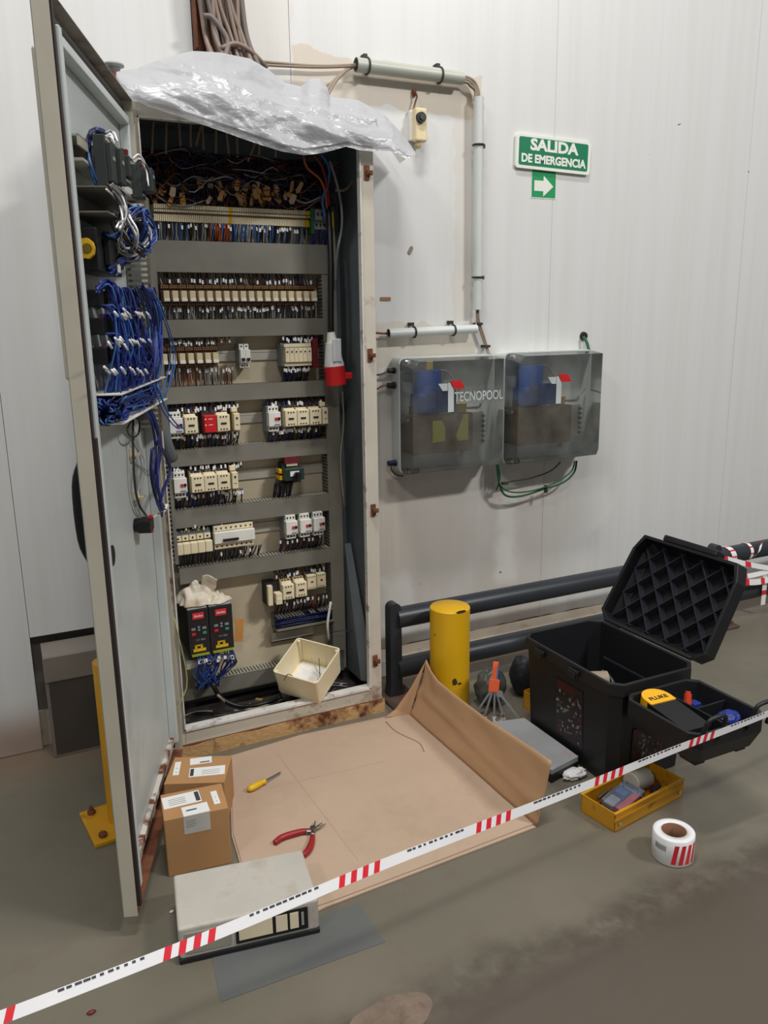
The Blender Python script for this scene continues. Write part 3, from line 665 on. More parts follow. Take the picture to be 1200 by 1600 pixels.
# ------------------------------------------------------------------ two black frequency drives
def drive(x0, x1, z0, z1, yf, label):
    t = thing('frequency_drive', label, 'drive', ((x0+x1)/2, .262, z0), 'frequency drives'); xm = (x0+x1)/2
    MB().box(x0, x1, yf, .262, z0, z1, 0).box(x0+.002, x1-.002, yf+.004, .262, z1, z1+.003, 1).build('housing', ['drive_black', 'wire_grey'], t, bevel=.002)
    lg = MB().box(xm-.020, xm+.020, yf-.002, yf, z1-.035, z1-.012).build('logo_plate', 'label_red', t, bevel=.002)
    text('Danfoss', .011, wallface((xm, yf-.0025, z1-.0235)), 'paper', parent=lg, shear=.35, bold=.0001, width=.032)
    kz = z1-.070
    for dx in (-.019, .019): MB().box(xm+dx-.007, xm+dx+.007, yf-.003, yf, kz-.004, kz+.004).build('key', 'grey_plastic', t)
    for dz in (.005, -.005): MB().box(xm-.004, xm+.004, yf-.003, yf, kz+dz-.003, kz+dz+.003).build('arrow_key', 'grey_plastic', t)
    MB().box(xm-.027, xm-.012, yf-.004, yf, kz-.024, kz-.013).build('stop_key', 'red', t, bevel=.002)
    MB().box(xm+.012, xm+.026, yf-.004, yf, kz-.023, kz-.013).build('start_key', 'key_green', t, bevel=.002)
    text('VLT 2800', .008, wallface((xm+.004, yf-.0006, kz-.042)), 'wire_grey', parent=t)
    MB().box(xm-.024, xm+.020, yf-.002, yf, z0+.010, z0+.020).box(xm-.018, xm-.010, yf-.002, yf, z0+.022, z0+.032).box(xm+.002, xm+.010, yf-.002, yf, z0+.022, z0+.032).box(xm-.018, xm+.010, yf-.002, yf, z0+.030, z0+.034).build('warning_label', 'yellow', t)
    MB().box(x0+.006, x1-.006, yf-.006, yf+.02, z0-.006, z0+.001).build('terminal_row', 'wire_yg', t)
    return t
yf = .10
a, e = PX(292, 955, yf), PX(330, 1021, yf)
Zd1, Zd0 = PX(310, 952, yf).z, PX(310, 1022, yf).z
drive(a.x, e.x-.001, Zd0, Zd1, yf, 'black frequency drive under the rag, nearer the open door')
drive(e.x+.001, PX(366, 1010, yf).x, Zd0, Zd1, yf, 'black frequency drive under the rag, nearer the cream open box')
x0, x1 = a.x, PX(366, 1010, yf).x
MB().box(x0-.01, x1, .13, .262, Zd0-.050, Zd0-.046).box(x0-.01, x1, .126, .130, Zd0-.062, Zd0-.030).build('drive_base_plate', 'zinc', CAB)
mb = MB()
for i in range(34):
    x = x0+.015+(x1-x0-.02)*random.random(); zz = Zd0-random.uniform(.0, .01)
    mb.tube([(x, .115, zz), (x+random.uniform(-.008, .008), .10, zz-.03), (x+random.uniform(-.02, .01), .12, Zd0-.075), (x0+random.uniform(.02, .10), .13+random.random()*.03, Zd0-.15)], .0026, 5, random.choice([6, 6, 0, 6, 8]), sub=4)
    if i % 3 == 0: mb.box(x-.005, x+.005, .098, .103, zz-.034, zz-.022, 4)
mb.build('drive_wiring', WIRES, CAB, kind='stuff')
p = PX(372, 985, .2); MB().tf(Matrix.Translation(p) @ Euler((0, .12, 0)).to_matrix().to_4x4()).box(-.012, .020, 0, .0015, -.045, .045).build('cardboard_tag', 'tag_orange', CAB)
# crumpled rag on the drives
rag = mat('rag_cloth', (216, 206, 188), 0.9, var=0.10, scale=14, dirt=(150, 122, 88), dirt_scale=14, dirt_lo=.48, dirt_hi=.72, bump=.9, bump_scale=22)  # the dirt colour also paints brown fold shadows into the cloth
def blob(name, mt, c, rad, amp, freq, seed, label=None, cat=None, parent=None, nu=64, nv=40, flat=None):
    c = Vector(c); mb = MB()
    def fn(u, v):
        th = 2*math.pi*u; ph = math.pi*v
        d = Vector((math.cos(th)*math.sin(ph), math.sin(th)*math.sin(ph), -math.cos(ph)))
        uu = Vector((math.cos(th)*math.sin(ph), math.sin(th)*math.sin(ph), -math.cos(ph)))
        k = 1+amp*(ridge(uu*freq+Vector((seed, 0, 0)), 3)-.6)
        p = c+Vector((d.x*rad[0], d.y*rad[1], d.z*rad[2]))*k
        if flat is not None: p.z = max(p.z, flat)
        return p
    mb.grid(fn, nu, nv)
    o = mb.build(name, mt, parent)
    if label: tag(o, label, cat)
    return o
zt = Zd1+.003
rx = (x0+x1)/2
mb = MB()
def cloth(cx0, cy0, wx, wy, z0, h, seed, freq):
    def fn(u, v):                       # sheet gathered into soft overlapping folds
        a_ = 2*math.pi*u; r = v
        p = Vector((r*math.cos(a_), r*math.sin(a_), seed))
        f1 = noise.noise(p*freq); f2 = math.sin(9*noise.noise(p*freq*.55+Vector((3, 1, 0)))+4*r)
        z = z0+.003+h*(max(0, 1-r**2.4)*(.72+.30*f1)+.15*f2*(1-.6*r)*min(1, r*3)*max(0, 1.05-r))
        k = 1+.10*f2+.16*noise.noise(p*1.6+Vector((0, 0, 5)))
        return Vector((cx0+wx*p.x*k, cy0+wy*p.y*k, max(z, z0+.002)))
    return fn
mb.grid(cloth(rx-.030, .176, .072, .066, zt, .082, 2.3, 2.0), 72, 34)
mb.grid(cloth(rx+.030, .150, .058, .046, zt, .036, 7.1, 2.3), 60, 24)
mb.tf(Matrix.Translation((rx+.012, .150, zt+.066)) @ Euler((.5, .35, .2)).to_matrix().to_4x4()).grid(lambda u, v: Vector((.030*(u*2-1)+.006*math.sin(v*5), .004*math.sin(u*6), .032*(v*2-1)+.005*math.sin(u*4))), 14, 14)
mb.tf(Matrix.Identity(4))
tag(mb.build('rag', 'rag_cloth', solid=.002), 'crumpled beige rag lying on top of the two black drives', 'rag')
# cables and rubbish on the cabinet floor
for pts, r, mname, lab in (([(332, 1068), (345, 1090), (372, 1103), (410, 1100), (440, 1088)], .0085, 'black', 'thick black cable lying on the cabinet floor'),
                      ([(340, 1086), (362, 1104), (395, 1108), (430, 1098)], .005, 'wire_beige', 'thin beige cable lying on the cabinet floor')):
    tag(MB().tube([PX(x, y, .10+.02*(i % 2)) for i, (x, y) in enumerate(pts)], r, 8).build('cable', mname), lab, 'cable')
db = MB()
for i in range(46):
    x = random.uniform(.06, .70); y = random.uniform(.04, .2); s_ = random.uniform(.004, .016); a_ = random.uniform(0, 3)
    db.tf(Matrix.Translation((x, y, CZ0+.008)) @ Euler((random.uniform(-.3, .3), random.uniform(-.3, .3), a_)).to_matrix().to_4x4()).box(-s_, s_, -s_*.5, s_*.5, -.003, .003, random.choice([0, 1, 2, 2]))
for i in range(12):
    x = random.uniform(.06, .6); y = random.uniform(.05, .2); db.tf(Matrix.Identity(4)).tube([(x, y, CZ0+.008), (x+.05, y+random.uniform(-.04, .04), CZ0+.012), (x+.11, y+random.uniform(-.05, .05), CZ0+.009)], .0025, 5, random.choice([0, 3]), sub=3)
db.build('floor_debris', ['wire_grey', 'cardboard_box', 'dark_grey', 'wire_beige'], CAB, kind='stuff')
MB().tube([PX(514, 1000, .19), PX(512, 975, .18), PX(517, 940, .2)], .0055, 7).build('loose_cable', 'white_plastic', CAB)
MB().tube([PX(514, 990, .19), PX(528, 986, .17), PX(551, 985, .15)], .0018, 5).build('loose_cable', 'wire_navy', CAB)
MB().tube([(.025, -.012, .52), (.05, -.02, .30), (.012, -.04, .22), (-.03, -.06, .12)], .0022, 6).build('earth_wire', 'earth_pale', CAB)

# ------------------------------------------------------------------ cream open junction box resting on the cabinet sill
JK = 1.025
JM = Matrix.Translation(CAM+(Vector((.482, -.0041, .2745))-CAM)*JK) @ (Euler((.3503, .0933, -.8656), 'XYZ').to_matrix().to_4x4())
t = thing('junction_box', 'open cream plastic junction box tilted on the cabinet sill', 'box', mtx=JM @ Matrix.Translation((0, 0, -.11)))
hw, hl, D = .18*JK/2, .188*JK/2, .1071*JK
mat('box_cream', (238, 224, 188), 0.45, var=.04)
s = MB().tf(JM); ro = rrect(-hw, hw, -hl, hl, .012); ri = rrect(-hw+.005, hw-.005, -hl+.005, hl-.005, .009); k_ = .93
ob = [(x*k_, y*k_) for x, y in ro]; ib = [(x*k_, y*k_) for x, y in ri]
n = len(ro); V = [(x, y, 0) for x, y in ro]+[(x, y, -D) for x, y in ob]+[(x, y, 0) for x, y in ri]+[(x, y, -D+.004) for x, y in ib]
F = []
for i in range(n):
    j = (i+1) % n; F += [(n+i, n+j, j, i), (i, j, 2*n+j, 2*n+i), (2*n+i, 2*n+j, 3*n+j, 3*n+i)]
F += [tuple(n+i for i in reversed(range(n))), tuple(3*n+i for i in range(n))]
s.add(V, F); s.build('shell', 'box_cream', t)
for sx in (-1, 1):
    for sy in (-1, 1): MB().tf(JM).cyl((sx*(hw-.012), sy*(hl-.012), -D+.01), (sx*(hw-.012), sy*(hl-.012), -.004), .006, n=10).build('screw_post', 'box_cream', t)
MB().tf(JM).box(-hw+.02, hw-.02, -hl+.02, hl-.02, -D+.004, -D+.006).build('bottom_plate', 'paper', t)
MB().tf(JM).tube([(.02, .05, -.03), (.04, .01, -.07), (.05, -.02, -.09), (.02, -.05, -.08), (-.02, -.085, -.005), (-.03, -.098, .004), (-.04, -.105, -.02)], .0014, 5).build('wire', 'dark_grey', t)
MB().tf(JM).tube([(-.02, .06, -.05), (.02, .03, -.085), (.06, .02, -.07), (.07, .05, -.04)], .0012, 5).tube([(.05, .06, -.02), (.055, .02, -.08), (.03, .0, -.09)], .0012, 5).build('wire', 'wire_grey', t)

# ================================================================== THE OPEN DOOR (part of the cabinet)
DO = Vector((-.012, -.006, 0)); du = Vector((-.345, -.939, 0)).normalized(); dv = Vector((.939, -.345, 0)).normalized()
DM = Matrix(((du.x, dv.x, 0, DO.x), (du.y, dv.y, 0, DO.y), (0, 0, 1, 0), (0, 0, 0, 1)))
def PD(x, y, v=.04):
    d = ray(x, y); t_ = (v-(CAM-DO).dot(dv))/d.dot(dv); p = CAM+d*t_-DO
    return Vector((p.dot(du), v, p.z))
DZ0, DZ1, DL = .052, 2.072, .805
DOOR = MB().tf(DM).box(.006, DL, 0, .002, DZ0, DZ1).build('door', 'door_grey', CAB)
def dpart(mb, name, mats, **k): return mb.build(name, mats, DOOR, **k)
mat('door_top_dirt', (150, 142, 128), .6, dirt=(92, 66, 50), dirt_scale=7, dirt_lo=.45, dirt_hi=.65)
dpart(MB().tf(DM).box(DL-.002, DL, 0, .034, DZ0, DZ1), 'edge_flange', 'door_edge')
dpart(MB().tf(DM).box(.006, .008, 0, .034, DZ0, DZ1), 'edge_flange', 'door_edge')
dpart(MB().tf(DM).box(.006, DL, 0, .034, DZ1-.002, DZ1), 'edge_flange', 'door_top_dirt')
dpart(MB().tf(DM).box(.006, DL, 0, .034, DZ0, DZ0+.002), 'edge_flange', 'rust')
dpart(MB().tf(DM).box(DL-.026, DL-.012, .002, .041, DZ0+.02, 1.22), 'gasket', 'gasket')
dpart(MB().tf(DM).box(DL-.026, DL-.012, .002, .0355, 1.221, DZ1-.02), 'gasket', 'gasket')
dpart(MB().tf(DM).box(.02, .030, .002, .012, DZ0+.02, DZ1-.02), 'gasket', 'gasket')
dpart(MB().tf(DM).box(.02, DL-.016, .002, .012, DZ1-.036, DZ1-.024), 'gasket', 'gasket')
i0, i1, j0, j1 = .040, DL-.034, DZ0+.055, DZ1-.055
dpart(MB().tf(DM).box(i1-.022, i1, .002, .040, j0, j1), 'stiffener', 'door_grey', bevel=.003)
dpart(MB().tf(DM).box(i0, i0+.022, .002, .030, j0, j1), 'stiffener', 'door_grey', bevel=.003)
dpart(MB().tf(DM).box(i0, i1, .002, .030, j1-.022, j1), 'stiffener', 'door_grey', bevel=.003)
dpart(MB().tf(DM).box(i0, i1, .002, .018, j0, j0+.022), 'stiffener', 'rusty_white', bevel=.003)
# outside: black handle bow and a pale plate, seen edge-on
hp = PD(128, 810, 0); dpart(MB().tf(DM).tube([(DL-.05, .0, hp.z+.115), (DL-.05, -.018, hp.z+.06), (DL-.05, -.018, hp.z-.06), (DL-.05, 0, hp.z-.115)], .012, 8), 'handle', 'black')
zt_, zb_ = PD(90, 420, 0).z, PD(103, 600, 0).z
dpart(MB().tf(DM).box(.35, DL-.10, -.035, 0, zb_, 2.0), 'outside_plate', 'door_edge', bevel=.006)
h = PD(176, 868, .003)
dpart(MB().tf(DM).cyl((h.x, .0018, h.z), (h.x, .0036, h.z), .026, n=20), 'hole', 'deep_black')
# wire ducts on the door: open channels, dark inside, full of blue wire
def dduct(pxa, pya, u1, hgt, depth, name='wire_channel', mt='white_plastic'):
    p = PD(pxa, pya, .004+depth)            # outer end, top corner away from the door
    u0, z = p.x, p.z
    o = dpart(MB().tf(DM).box(u1, u0, .004, .004+depth, z-.0025, z).box(u1, u0, .004, .004+depth, z-hgt, z-hgt+.0025).box(u1, u0, .004, .006, z-hgt, z), name, mt)
    return u0, z
U1, ZA = dduct(190, 616, .10, .066, .082)
mb = MB().tf(DM)
for i in range(150):
    zz = ZA-random.uniform(.006, .060); v = random.uniform(.012, .080)
    if i < 95:
        us = sorted(random.uniform(.11, U1-.004) for _ in range(3))
        mb.tube([(us[0], v, zz), (us[1], random.uniform(.03, .084), ZA-random.uniform(.006, .060)), (us[2], random.uniform(.012, .08), ZA-random.uniform(.006, .060))], .0024, 5, random.choice([6, 6, 6, 0, 8]), sub=3)
    else:      # ends looping at the open end of the channel
        mb.tube([(U1-.10, v, zz), (U1-.006, v, zz), (U1-.003, v+random.uniform(-.02, .02), zz+random.uniform(-.02, .02)), (U1-.05, random.uniform(.015, .08), ZA-random.uniform(.006, .06))], .0024, 5, random.choice([6, 6, 0, 8]), sub=3)
dpart(mb, 'channel_wiring', WIRES, kind='stuff')
U2, ZB = dduct(165, 290, .30, .052, .085, mt='duct_grey')
# bar carrying the timers
mat('coupling_dark', (120, 96, 20), .5); mat('timer_dark', (46, 52, 50), .5)
p = PD(100, 208, .012); q = PD(158, 268, .03); zb0 = p.z
mb = MB().tf(DM).box(.12, p.x, .004, .040, zb0-.004, zb0).box(.12, p.x, .036, .040, zb0-.022, zb0).box(.12, p.x, .004, .007, zb0-.045, zb0).box(.12, p.x, .007, .045, zb0-.052, zb0-.046)
dpart(mb, 'mounting_bar', 'zinc')
# --- things mounted on the door
def dthing(name, label, cat, u, v, w, group=None): return thing(name, label, cat, mtx=DM @ Matrix.Translation((u, v, w)), group=group)
for k, (x, y, hh, lab) in enumerate(((167, 256, .112, 'tall dark timer module nearest the outer end of the door bar'), (182, 262, .108, 'dark timer module second along the door bar'), (195, 262, .080, 'short dark timer module third along the door bar'), (221, 283, .092, 'dark timer module by the hinge side of the door bar, white wires on top'))):
    p = PD(x, y, .072); t = dthing('timer_module', lab, 'timer', p.x, .045, p.z, 'timer modules on the door')
    T2 = DM @ Matrix.Translation((p.x, 0, p.z)); vf = .105 if k == 3 else .088
    MB().tf(T2).box(-.024, .024, .050, .076, -hh/2, hh/2).box(-.023, .023, .076, vf, -hh/2+.016, hh/2-.016).build('housing', 'timer_dark', t, bevel=.002)
    MB().tf(T2).box(-.010, .010, vf, vf+.001, .006, .014).build('label_plate', 'wire_grey', t)
    s = MB().tf(T2)
    for j in range(4): s.box(-.018+j*.010, -.012+j*.010, .0765, .079, hh/2-.012, hh/2-.006).box(-.018+j*.010, -.012+j*.010, .0765, .079, -hh/2+.006, -hh/2+.012)
    s.build('terminal_screws', 'zinc', t)
    if k >= 2: MB().tf(T2).box(.004, .020, .0765, .084, hh/2-.016, hh/2-.002).build('clip', 'dark_red', t)
# rotary isolator with yellow coupling
p = PD(138, 388, .045); t = dthing('rotary_isolator', 'black rotary isolator with yellow coupling on the door inside', 'switch', p.x, .004, p.z)
T2 = DM @ Matrix.Translation((p.x, 0, p.z))
for sg in (-1, 1):
    MB().tf(T2).tube([(0, .010, sg*.021), (0, .018, sg*.006), (0, .026, sg*.006), (0, .031, sg*.019)], .0030, 6, 0, sub=3).build('coupling_arm', 'yellow', t)
P = [(.031, -.019), (.045, -.021), (.055, -.012), (.058, 0), (.055, .012), (.045, .021), (.031, .019)]
mb = MB().tf(T2); mb.loft([(-.010, y, z) for y, z in P], [(.004, y, z) for y, z in P]); mb.build('coupling', 'yellow', t, bevel=.002)
MB().tf(T2).cyl((.004, .044, 0), (.006, .044, 0), .010, n=16).build('coupling_boss', 'coupling_dark', t)
MB().tf(T2).cyl((-.010, .040, 0), (-.030, .040, 0), .006, n=8).build('shaft', 'coupling_dark', t)
MB().tf(T2).box(-.26, -.030, .004, .058, -.044, .046).box(-.22, -.08, .058, .072, -.030, .026).build('switch_block', 'black', t, bevel=.003)
MB().tf(T2).box(-.17, -.14, .0715, .0735, -.040, -.020).build('label_plate', 'paper', t)
# rows of selector switches
for k, (x, y) in enumerate(((140, 466), (146, 510), (151, 556))):
    p = PD(x, y, .030); row = ('topmost', 'middle', 'lowest')[k]
    for j in range(4):
        du_ = -.088*j
        lab = row+' row black selector switch on the door, '+('at the outer end of the row', 'second from the outer end', 'third from the outer end', 'at the hinge end of the row')[j]
        t = dthing('selector_switch', lab, 'switch', p.x+du_, .004, p.z, 'selector switches on the door'); T2 = DM @ Matrix.Translation((p.x+du_, 0, p.z))
        MB().tf(T2).cyl((0, .003, 0), (0, .007, 0), .021, n=18).cyl((0, .007, 0), (0, .018, 0), .0165, n=18).build('mounting_ring', 'grey_plastic', t)
        MB().tf(T2).box(-.018, .018, .018, .056, -.018, .018).build('contact_block', 'black', t, bevel=.002)
        MB().tf(T2).box(-.012, .010, .046, .057, .018, .026).build('terminal_cap', 'dark_red', t)
# upright slotted wire duct on the hinge side of the door
mb = MB().tf(DM); zz = 1.16
while zz < 1.80: mb.box(.128, .130, .006, .066, zz, zz+.0085); zz += .0155
o = dpart(MB().tf(DM).box(.070, .131, .066, .070, 1.15, 1.80).box(.070, .131, .004, .006, 1.15, 1.80), 'upright_duct', 'duct_grey')
mb.build('slotted_side', 'duct_grey', CAB)
# blue wire bundles crossing the door
mb = MB().tf(DM)
def wpx(pts, n, r, cols, jit, v0, v1, jv=.012):
    for i in range(n):
        j1_, j2_ = random.gauss(0, jit), random.gauss(0, jit)
        P = []
        for k, (x, y) in enumerate(pts):
            v = v0+(v1-v0)*k/(len(pts)-1)+random.uniform(-jv, jv)
            P.append(PD(x+j1_+random.gauss(0, jit*.35), y+j2_+random.gauss(0, jit*.5), max(.01, v)))
        mb.tube(P, r, 5, random.choice(cols), sub=4)
B6 = [6, 6, 6, 0, 6, 6, 0, 8]
for row, (x, y) in enumerate(((140, 466), (146, 510), (151, 556))):      # from each switch down to the channel
    p0 = PD(x, y, .030)
    for j in range(4):
        for i in range(11):
            u0 = p0.x-.088*j+random.uniform(-.014, .014); z0 = p0.z+random.choice((.016, -.016)); ue = p0.x-.088*j-.03-.02*row+random.gauss(0, .014)
            mb.tube([(u0, .050, z0), (u0-.01, random.uniform(.062, .085), z0+.006*(1 if z0 > p0.z else -1)), (ue, random.uniform(.062, .095), (p0.z+ZA)/2+random.uniform(-.02, .03)), (ue+random.uniform(-.01, .01), random.uniform(.03, .08), ZA-.004)], .0025, 5, random.choice(B6), sub=4)
wpx([(236, 455), (247, 490), (250, 540), (246, 585), (236, 615)], 22, .0024, B6, 3, .075, .07)
wpx([(222, 450), (236, 490), (240, 540), (234, 600)], 20, .0024, B6, 3.5, .08, .07)
wpx([(152, 455), (160, 443), (172, 442), (182, 452), (190, 475)], 7, .0030, [6], 2, .05, .07)
dpart(mb, 'switch_wiring', WIRES, kind='stuff')
mb = MB().tf(DM)
for (x, y) in [(random.uniform(160, 232), random.choice((486, 490, 530, 534, 575))) for _ in range(40)]:
    p = PD(x, y+random.uniform(-4, 4), .095); mb.tube([p, p+Vector((-.012, .004, random.uniform(-.014, -.006)))], .0028, 5, 4, sub=1)
dpart(mb, 'wire_ferrules', WIRES, kind='stuff')
mb = MB().tf(DM)
wpx([(176, 292), (190, 310), (196, 335), (190, 352)], 14, .0024, [3, 3, 4, 1], 4, .09, .10)
dpart(mb, 'channel_outlet_wiring', WIRES, kind='stuff')
# coiled spare wire hanging from the bar
mb = MB().tf(DM); c0 = PD(214, 362, .10)
for i in range(30):
    rx_ = random.uniform(.045, .085); rz_ = random.uniform(.040, .066); ph = random.uniform(0, 6.28); col = random.choice([6, 6, 8, 6]) if i > 13 else random.choice([3, 3, 4, 1])
    cu_ = c0.x+(.05 if i < 14 else -.05)+random.uniform(-.02, .02); cz_ = c0.z+(-.012 if i < 14 else .014)+random.uniform(-.008, .008); vv = .09+random.uniform(-.02, .025)
    mb.tube([(cu_+rx_*1.2*math.cos(a_), vv+.014*math.sin(a_*2+ph), cz_+rz_*.8*math.sin(a_)) for a_ in [ph+2*math.pi*k/9 for k in range(9)]], .0026, 5, col, sub=3)
tag_ = dpart(mb, 'coiled_wire', WIRES, kind='stuff')
mb = MB().tf(DM)
wpx([(138, 226), (141, 209), (156, 204), (170, 213)], 7, .0034, [6, 0], 1.6, .03, .05); wpx([(138, 222), (140, 250), (152, 285)], 6, .003, [0, 6, 8], 1.6, .03, .05)
wpx([(166, 213), (174, 210), (180, 222)], 5, .0026, [4, 3], 2, .06, .08); wpx([(208, 252), (218, 247), (228, 262), (232, 285)], 5, .0022, [3, 4, 0], 2, .09, .10)
wpx([(172, 422), (190, 405), (215, 395), (225, 380)], 20, .003, B6, 4, .06, .09); wpx([(196, 355), (180, 370), (168, 365)], 6, .0028, [6, 8], 2, .08, .07)
dpart(mb, 'timer_wiring', WIRES, kind='stuff')
mb = MB().tf(DM)
wpx([(226, 632), (240, 660), (247, 700), (243, 740), (248, 780), (256, 800)], 12, .0024, B6, 2.5, .07, .06, .008)
wpx([(246, 690), (262, 715), (268, 740), (255, 775), (257, 800)], 3, .0022, [6, 0], 2.5, .08, .06, .008); wpx([(238, 700), (236, 740), (243, 775), (254, 800)], 3, .0022, [6, 0], 2, .07, .06, .006)
wpx([(244, 600), (258, 640), (275, 664), (284, 670)], 3, .0018, [8, 6], 2, .10, .16, .005); wpx([(250, 470), (272, 545), (262, 600), (250, 620)], 3, .0018, [8, 3], 4, .12, .10, .01)
dpart(mb, 'hanging_wiring', WIRES, kind='stuff')
# single grey cable with tie mounts down to the lamp contact
mb = MB().tf(DM); mb.tube([PD(x, y, .022) for x, y in ((208, 655), (208, 700), (211, 760), (218, 790), (229, 806))], .0032, 6, 0).tube([PD(x, y, .03) for x, y in ((206, 655), (199, 672), (206, 683), (216, 678), (218, 660), (212, 652))], .0026, 6, 0)
dpart(mb, 'control_cable', 'dark_grey')
for (x, y) in ((205, 710), (212, 777)):
    p = PD(x, y, .005); dpart(MB().tf(DM).box(p.x-.012, p.x+.012, .003, .014, p.z-.018, p.z+.018).box(p.x-.02, p.x+.02, .014, .028, p.z-.003, p.z+.002), 'tie_mount', 'cream')
p = PD(232, 820, .04); t = dthing('contact_block', 'small black contact block with red caps low on the door', 'switch', p.x, .004, p.z); T2 = DM @ Matrix.Translation((p.x, 0, p.z))
MB().tf(T2).box(-.030, .030, .016, .050, -.017, .017).cyl((.0, .004, 0), (.0, .018, 0), .020, n=14).build('housing', 'black', t, bevel=.002)
for sg in (-1, 1): MB().tf(T2).box(-.02, .0, .040, .050, sg*.0205-.0035, sg*.0205+.0035).build('terminal_cap', 'red', t)
MB().tf(T2).cyl((-.03, .046, .012), (-.11, .060, .012), .0028, n=8).cyl((-.11, .060, .010), (-.19, .060, .010), .008, n=10).build('push_rod', 'white_plastic', t)
# grey flexible hose bridging door and cabinet
tag(MB().tube([PX(243, 560, .06), PX(247, 610, .05), PX(251, 650, .05), PX(258, 690, .06), PX(268, 716, .10)], .022, 12).build('cable_hose', 'cab_inside'), 'grey flexible cable hose between the door and the left duct', 'hose')

# ================================================================== ON TOP OF THE CABINET
def interp(tab, x):
    if x <= tab[0][0]: return tab[0][1]
    for (a, b), (c, d) in zip(tab, tab[1:]):
        if x <= c: return b+(d-b)*(x-a)/(c-a)
    return tab[-1][1]
TOPC = [(182, 112), (215, 106), (250, 92), (300, 79), (345, 81), (390, 90), (420, 108), (445, 128), (470, 134), (484, 122), (500, 121), (511, 134), (516, 150), (560, 156), (600, 178), (625, 205), (640, 224), (649, 238)]
BOTC = [(182, 122), (200, 150), (230, 166), (290, 186), (350, 206), (400, 224), (440, 237), (475, 243), (505, 239), (541, 229), (560, 234), (585, 237), (610, 236), (636, 249), (649, 242)]
mb = MB(); NU, NV = 200, 64
def sheet(u, v):
    x = 182+467*u; s_ = v*1.22-.22                      # s_ < 0: the part lying back over the top
    t_, b_ = interp(TOPC, x), interp(BOTC, x)
    s2 = max(0, s_); y = t_+(b_-t_)*s2
    Yd = .14-.190*math.sin(math.pi/2*min(1, s2/.75))
    p = PX(x, y, Yd)
    if s_ < 0: p = PX(x, t_, .14)+Vector((0, -s_*.55, s_*.50*min(1, max(.15, (p.z-2.09)*7)))); p.z = max(p.z, 2.082+.004*u) if x < 585 else p.z
    e = min(1, 5*min(u, 1-u, 1.0))*min(1, 6*max(0.03, min(s2, 1.04-s2)))
    q = Vector((p.x*4.2, p.z*6+p.x*2, 1.3)); q2 = Vector((p.x*3-p.z*5, p.z*12+p.x*4, 4.1))
    d = .013*(ridge(q, 2)-.7)+.009*(ridge(q2, 2)-.7)+.020*noise.noise(q*.5)+.007*(ridge(Vector((p.x*9-p.z*6, p.z*20+p.x*9, 2.2)), 3)-.7)
    p.y -= d*e
    if p.z < 2.09 and p.x < .79: p.y = min(p.y, -.013) if s_ >= 0 else p.y
    return p
mb.grid(sheet, NU, NV)
mb2 = MB()
def sheet_b(u, v):                                       # second, inner layer of the crumpled film
    u2 = .06+.86*u; p = sheet(u2, .24+.70*v); w_ = Vector((p.x*6+3, p.z*8, 7.7))
    return p+Vector((0, .028+.016*ridge(w_, 2), .006*noise.noise(w_*2))) if p.z > 2.11 else p+Vector((0, -.006-.006*abs(noise.noise(w_*2)), .004))
mb2.grid(sheet_b, 110, 36)
m, N, L, bs = node_mat('plastic_film'); N.remove(bs); out = N['Material Output']
tr = N.new('ShaderNodeBsdfTransparent'); df = N.new('ShaderNodeBsdfDiffuse'); df.inputs[0].default_value = lin((216, 217, 220))
tl = N.new('ShaderNodeBsdfTranslucent'); tl.inputs[0].default_value = lin((216, 217, 220)); gl = N.new('ShaderNodeBsdfGlossy'); gl.inputs['Roughness'].default_value = .27
a = N.new('ShaderNodeMixShader'); a.inputs[0].default_value = .4; L.new(df.outputs[0], a.inputs[1]); L.new(tl.outputs[0], a.inputs[2])
b2 = N.new('ShaderNodeMixShader'); b2.inputs[0].default_value = .78; L.new(tr.outputs[0], b2.inputs[1]); L.new(a.outputs[0], b2.inputs[2])
c2 = N.new('ShaderNodeMixShader'); c2.inputs[0].default_value = .075; L.new(b2.outputs[0], c2.inputs[1]); L.new(gl.outputs[0], c2.inputs[2])
tcn = N.new('ShaderNodeTexCoord'); nn = N.new('ShaderNodeTexNoise'); nn.inputs['Scale'].default_value = 38; nn.inputs['Detail'].default_value = 5; L.new(mapped(N, L, (1, 1, 1.8), tcn.outputs['Object']), nn.inputs['Vector'])
bp = N.new('ShaderNodeBump'); bp.inputs['Strength'].default_value = .5; bp.inputs['Distance'].default_value = .01; L.new(nn.outputs['Fac'], bp.inputs['Height'])
for q in (df, tl, gl): L.new(bp.outputs[0], q.inputs['Normal'])
L.new(c2.outputs[0], out.inputs['Surface'])
t = thing('plastic_sheet', 'crumpled clear plastic sheet draped over the top of the cabinet', 'plastic sheet', (.4, .1, 2.08))
mb.build('outer_layer', 'plastic_film', t); mb2.build('inner_layer', 'plastic_film', t)
# beacon stub at the corner
mat('beacon_red', (150, 70, 70), .4);
Yb = .20; c0 = PX(172, 125, Yb); cap = PX(176, 100, Yb)
t = thing('signal_beacon', 'small red signal beacon with grey cap on the cabinet corner', 'beacon', (.012, Yb, 2.076))
bx = .012
MB().cyl((bx, Yb, 2.076), (bx, Yb, cap.z-.016), .017, n=16).build('red_lens', 'beacon_red', t)
MB().cyl((bx, Yb, 2.076), (bx, Yb, 2.082), .024, n=16).build('base', 'wire_grey', t)
MB().lathe([(0, .002), (.030, .0), (.032, -.006), (.020, -.010), (.018, -.026), (0, -.026)], (bx, Yb, cap.z), 20).build('cap', 'wire_grey', t)

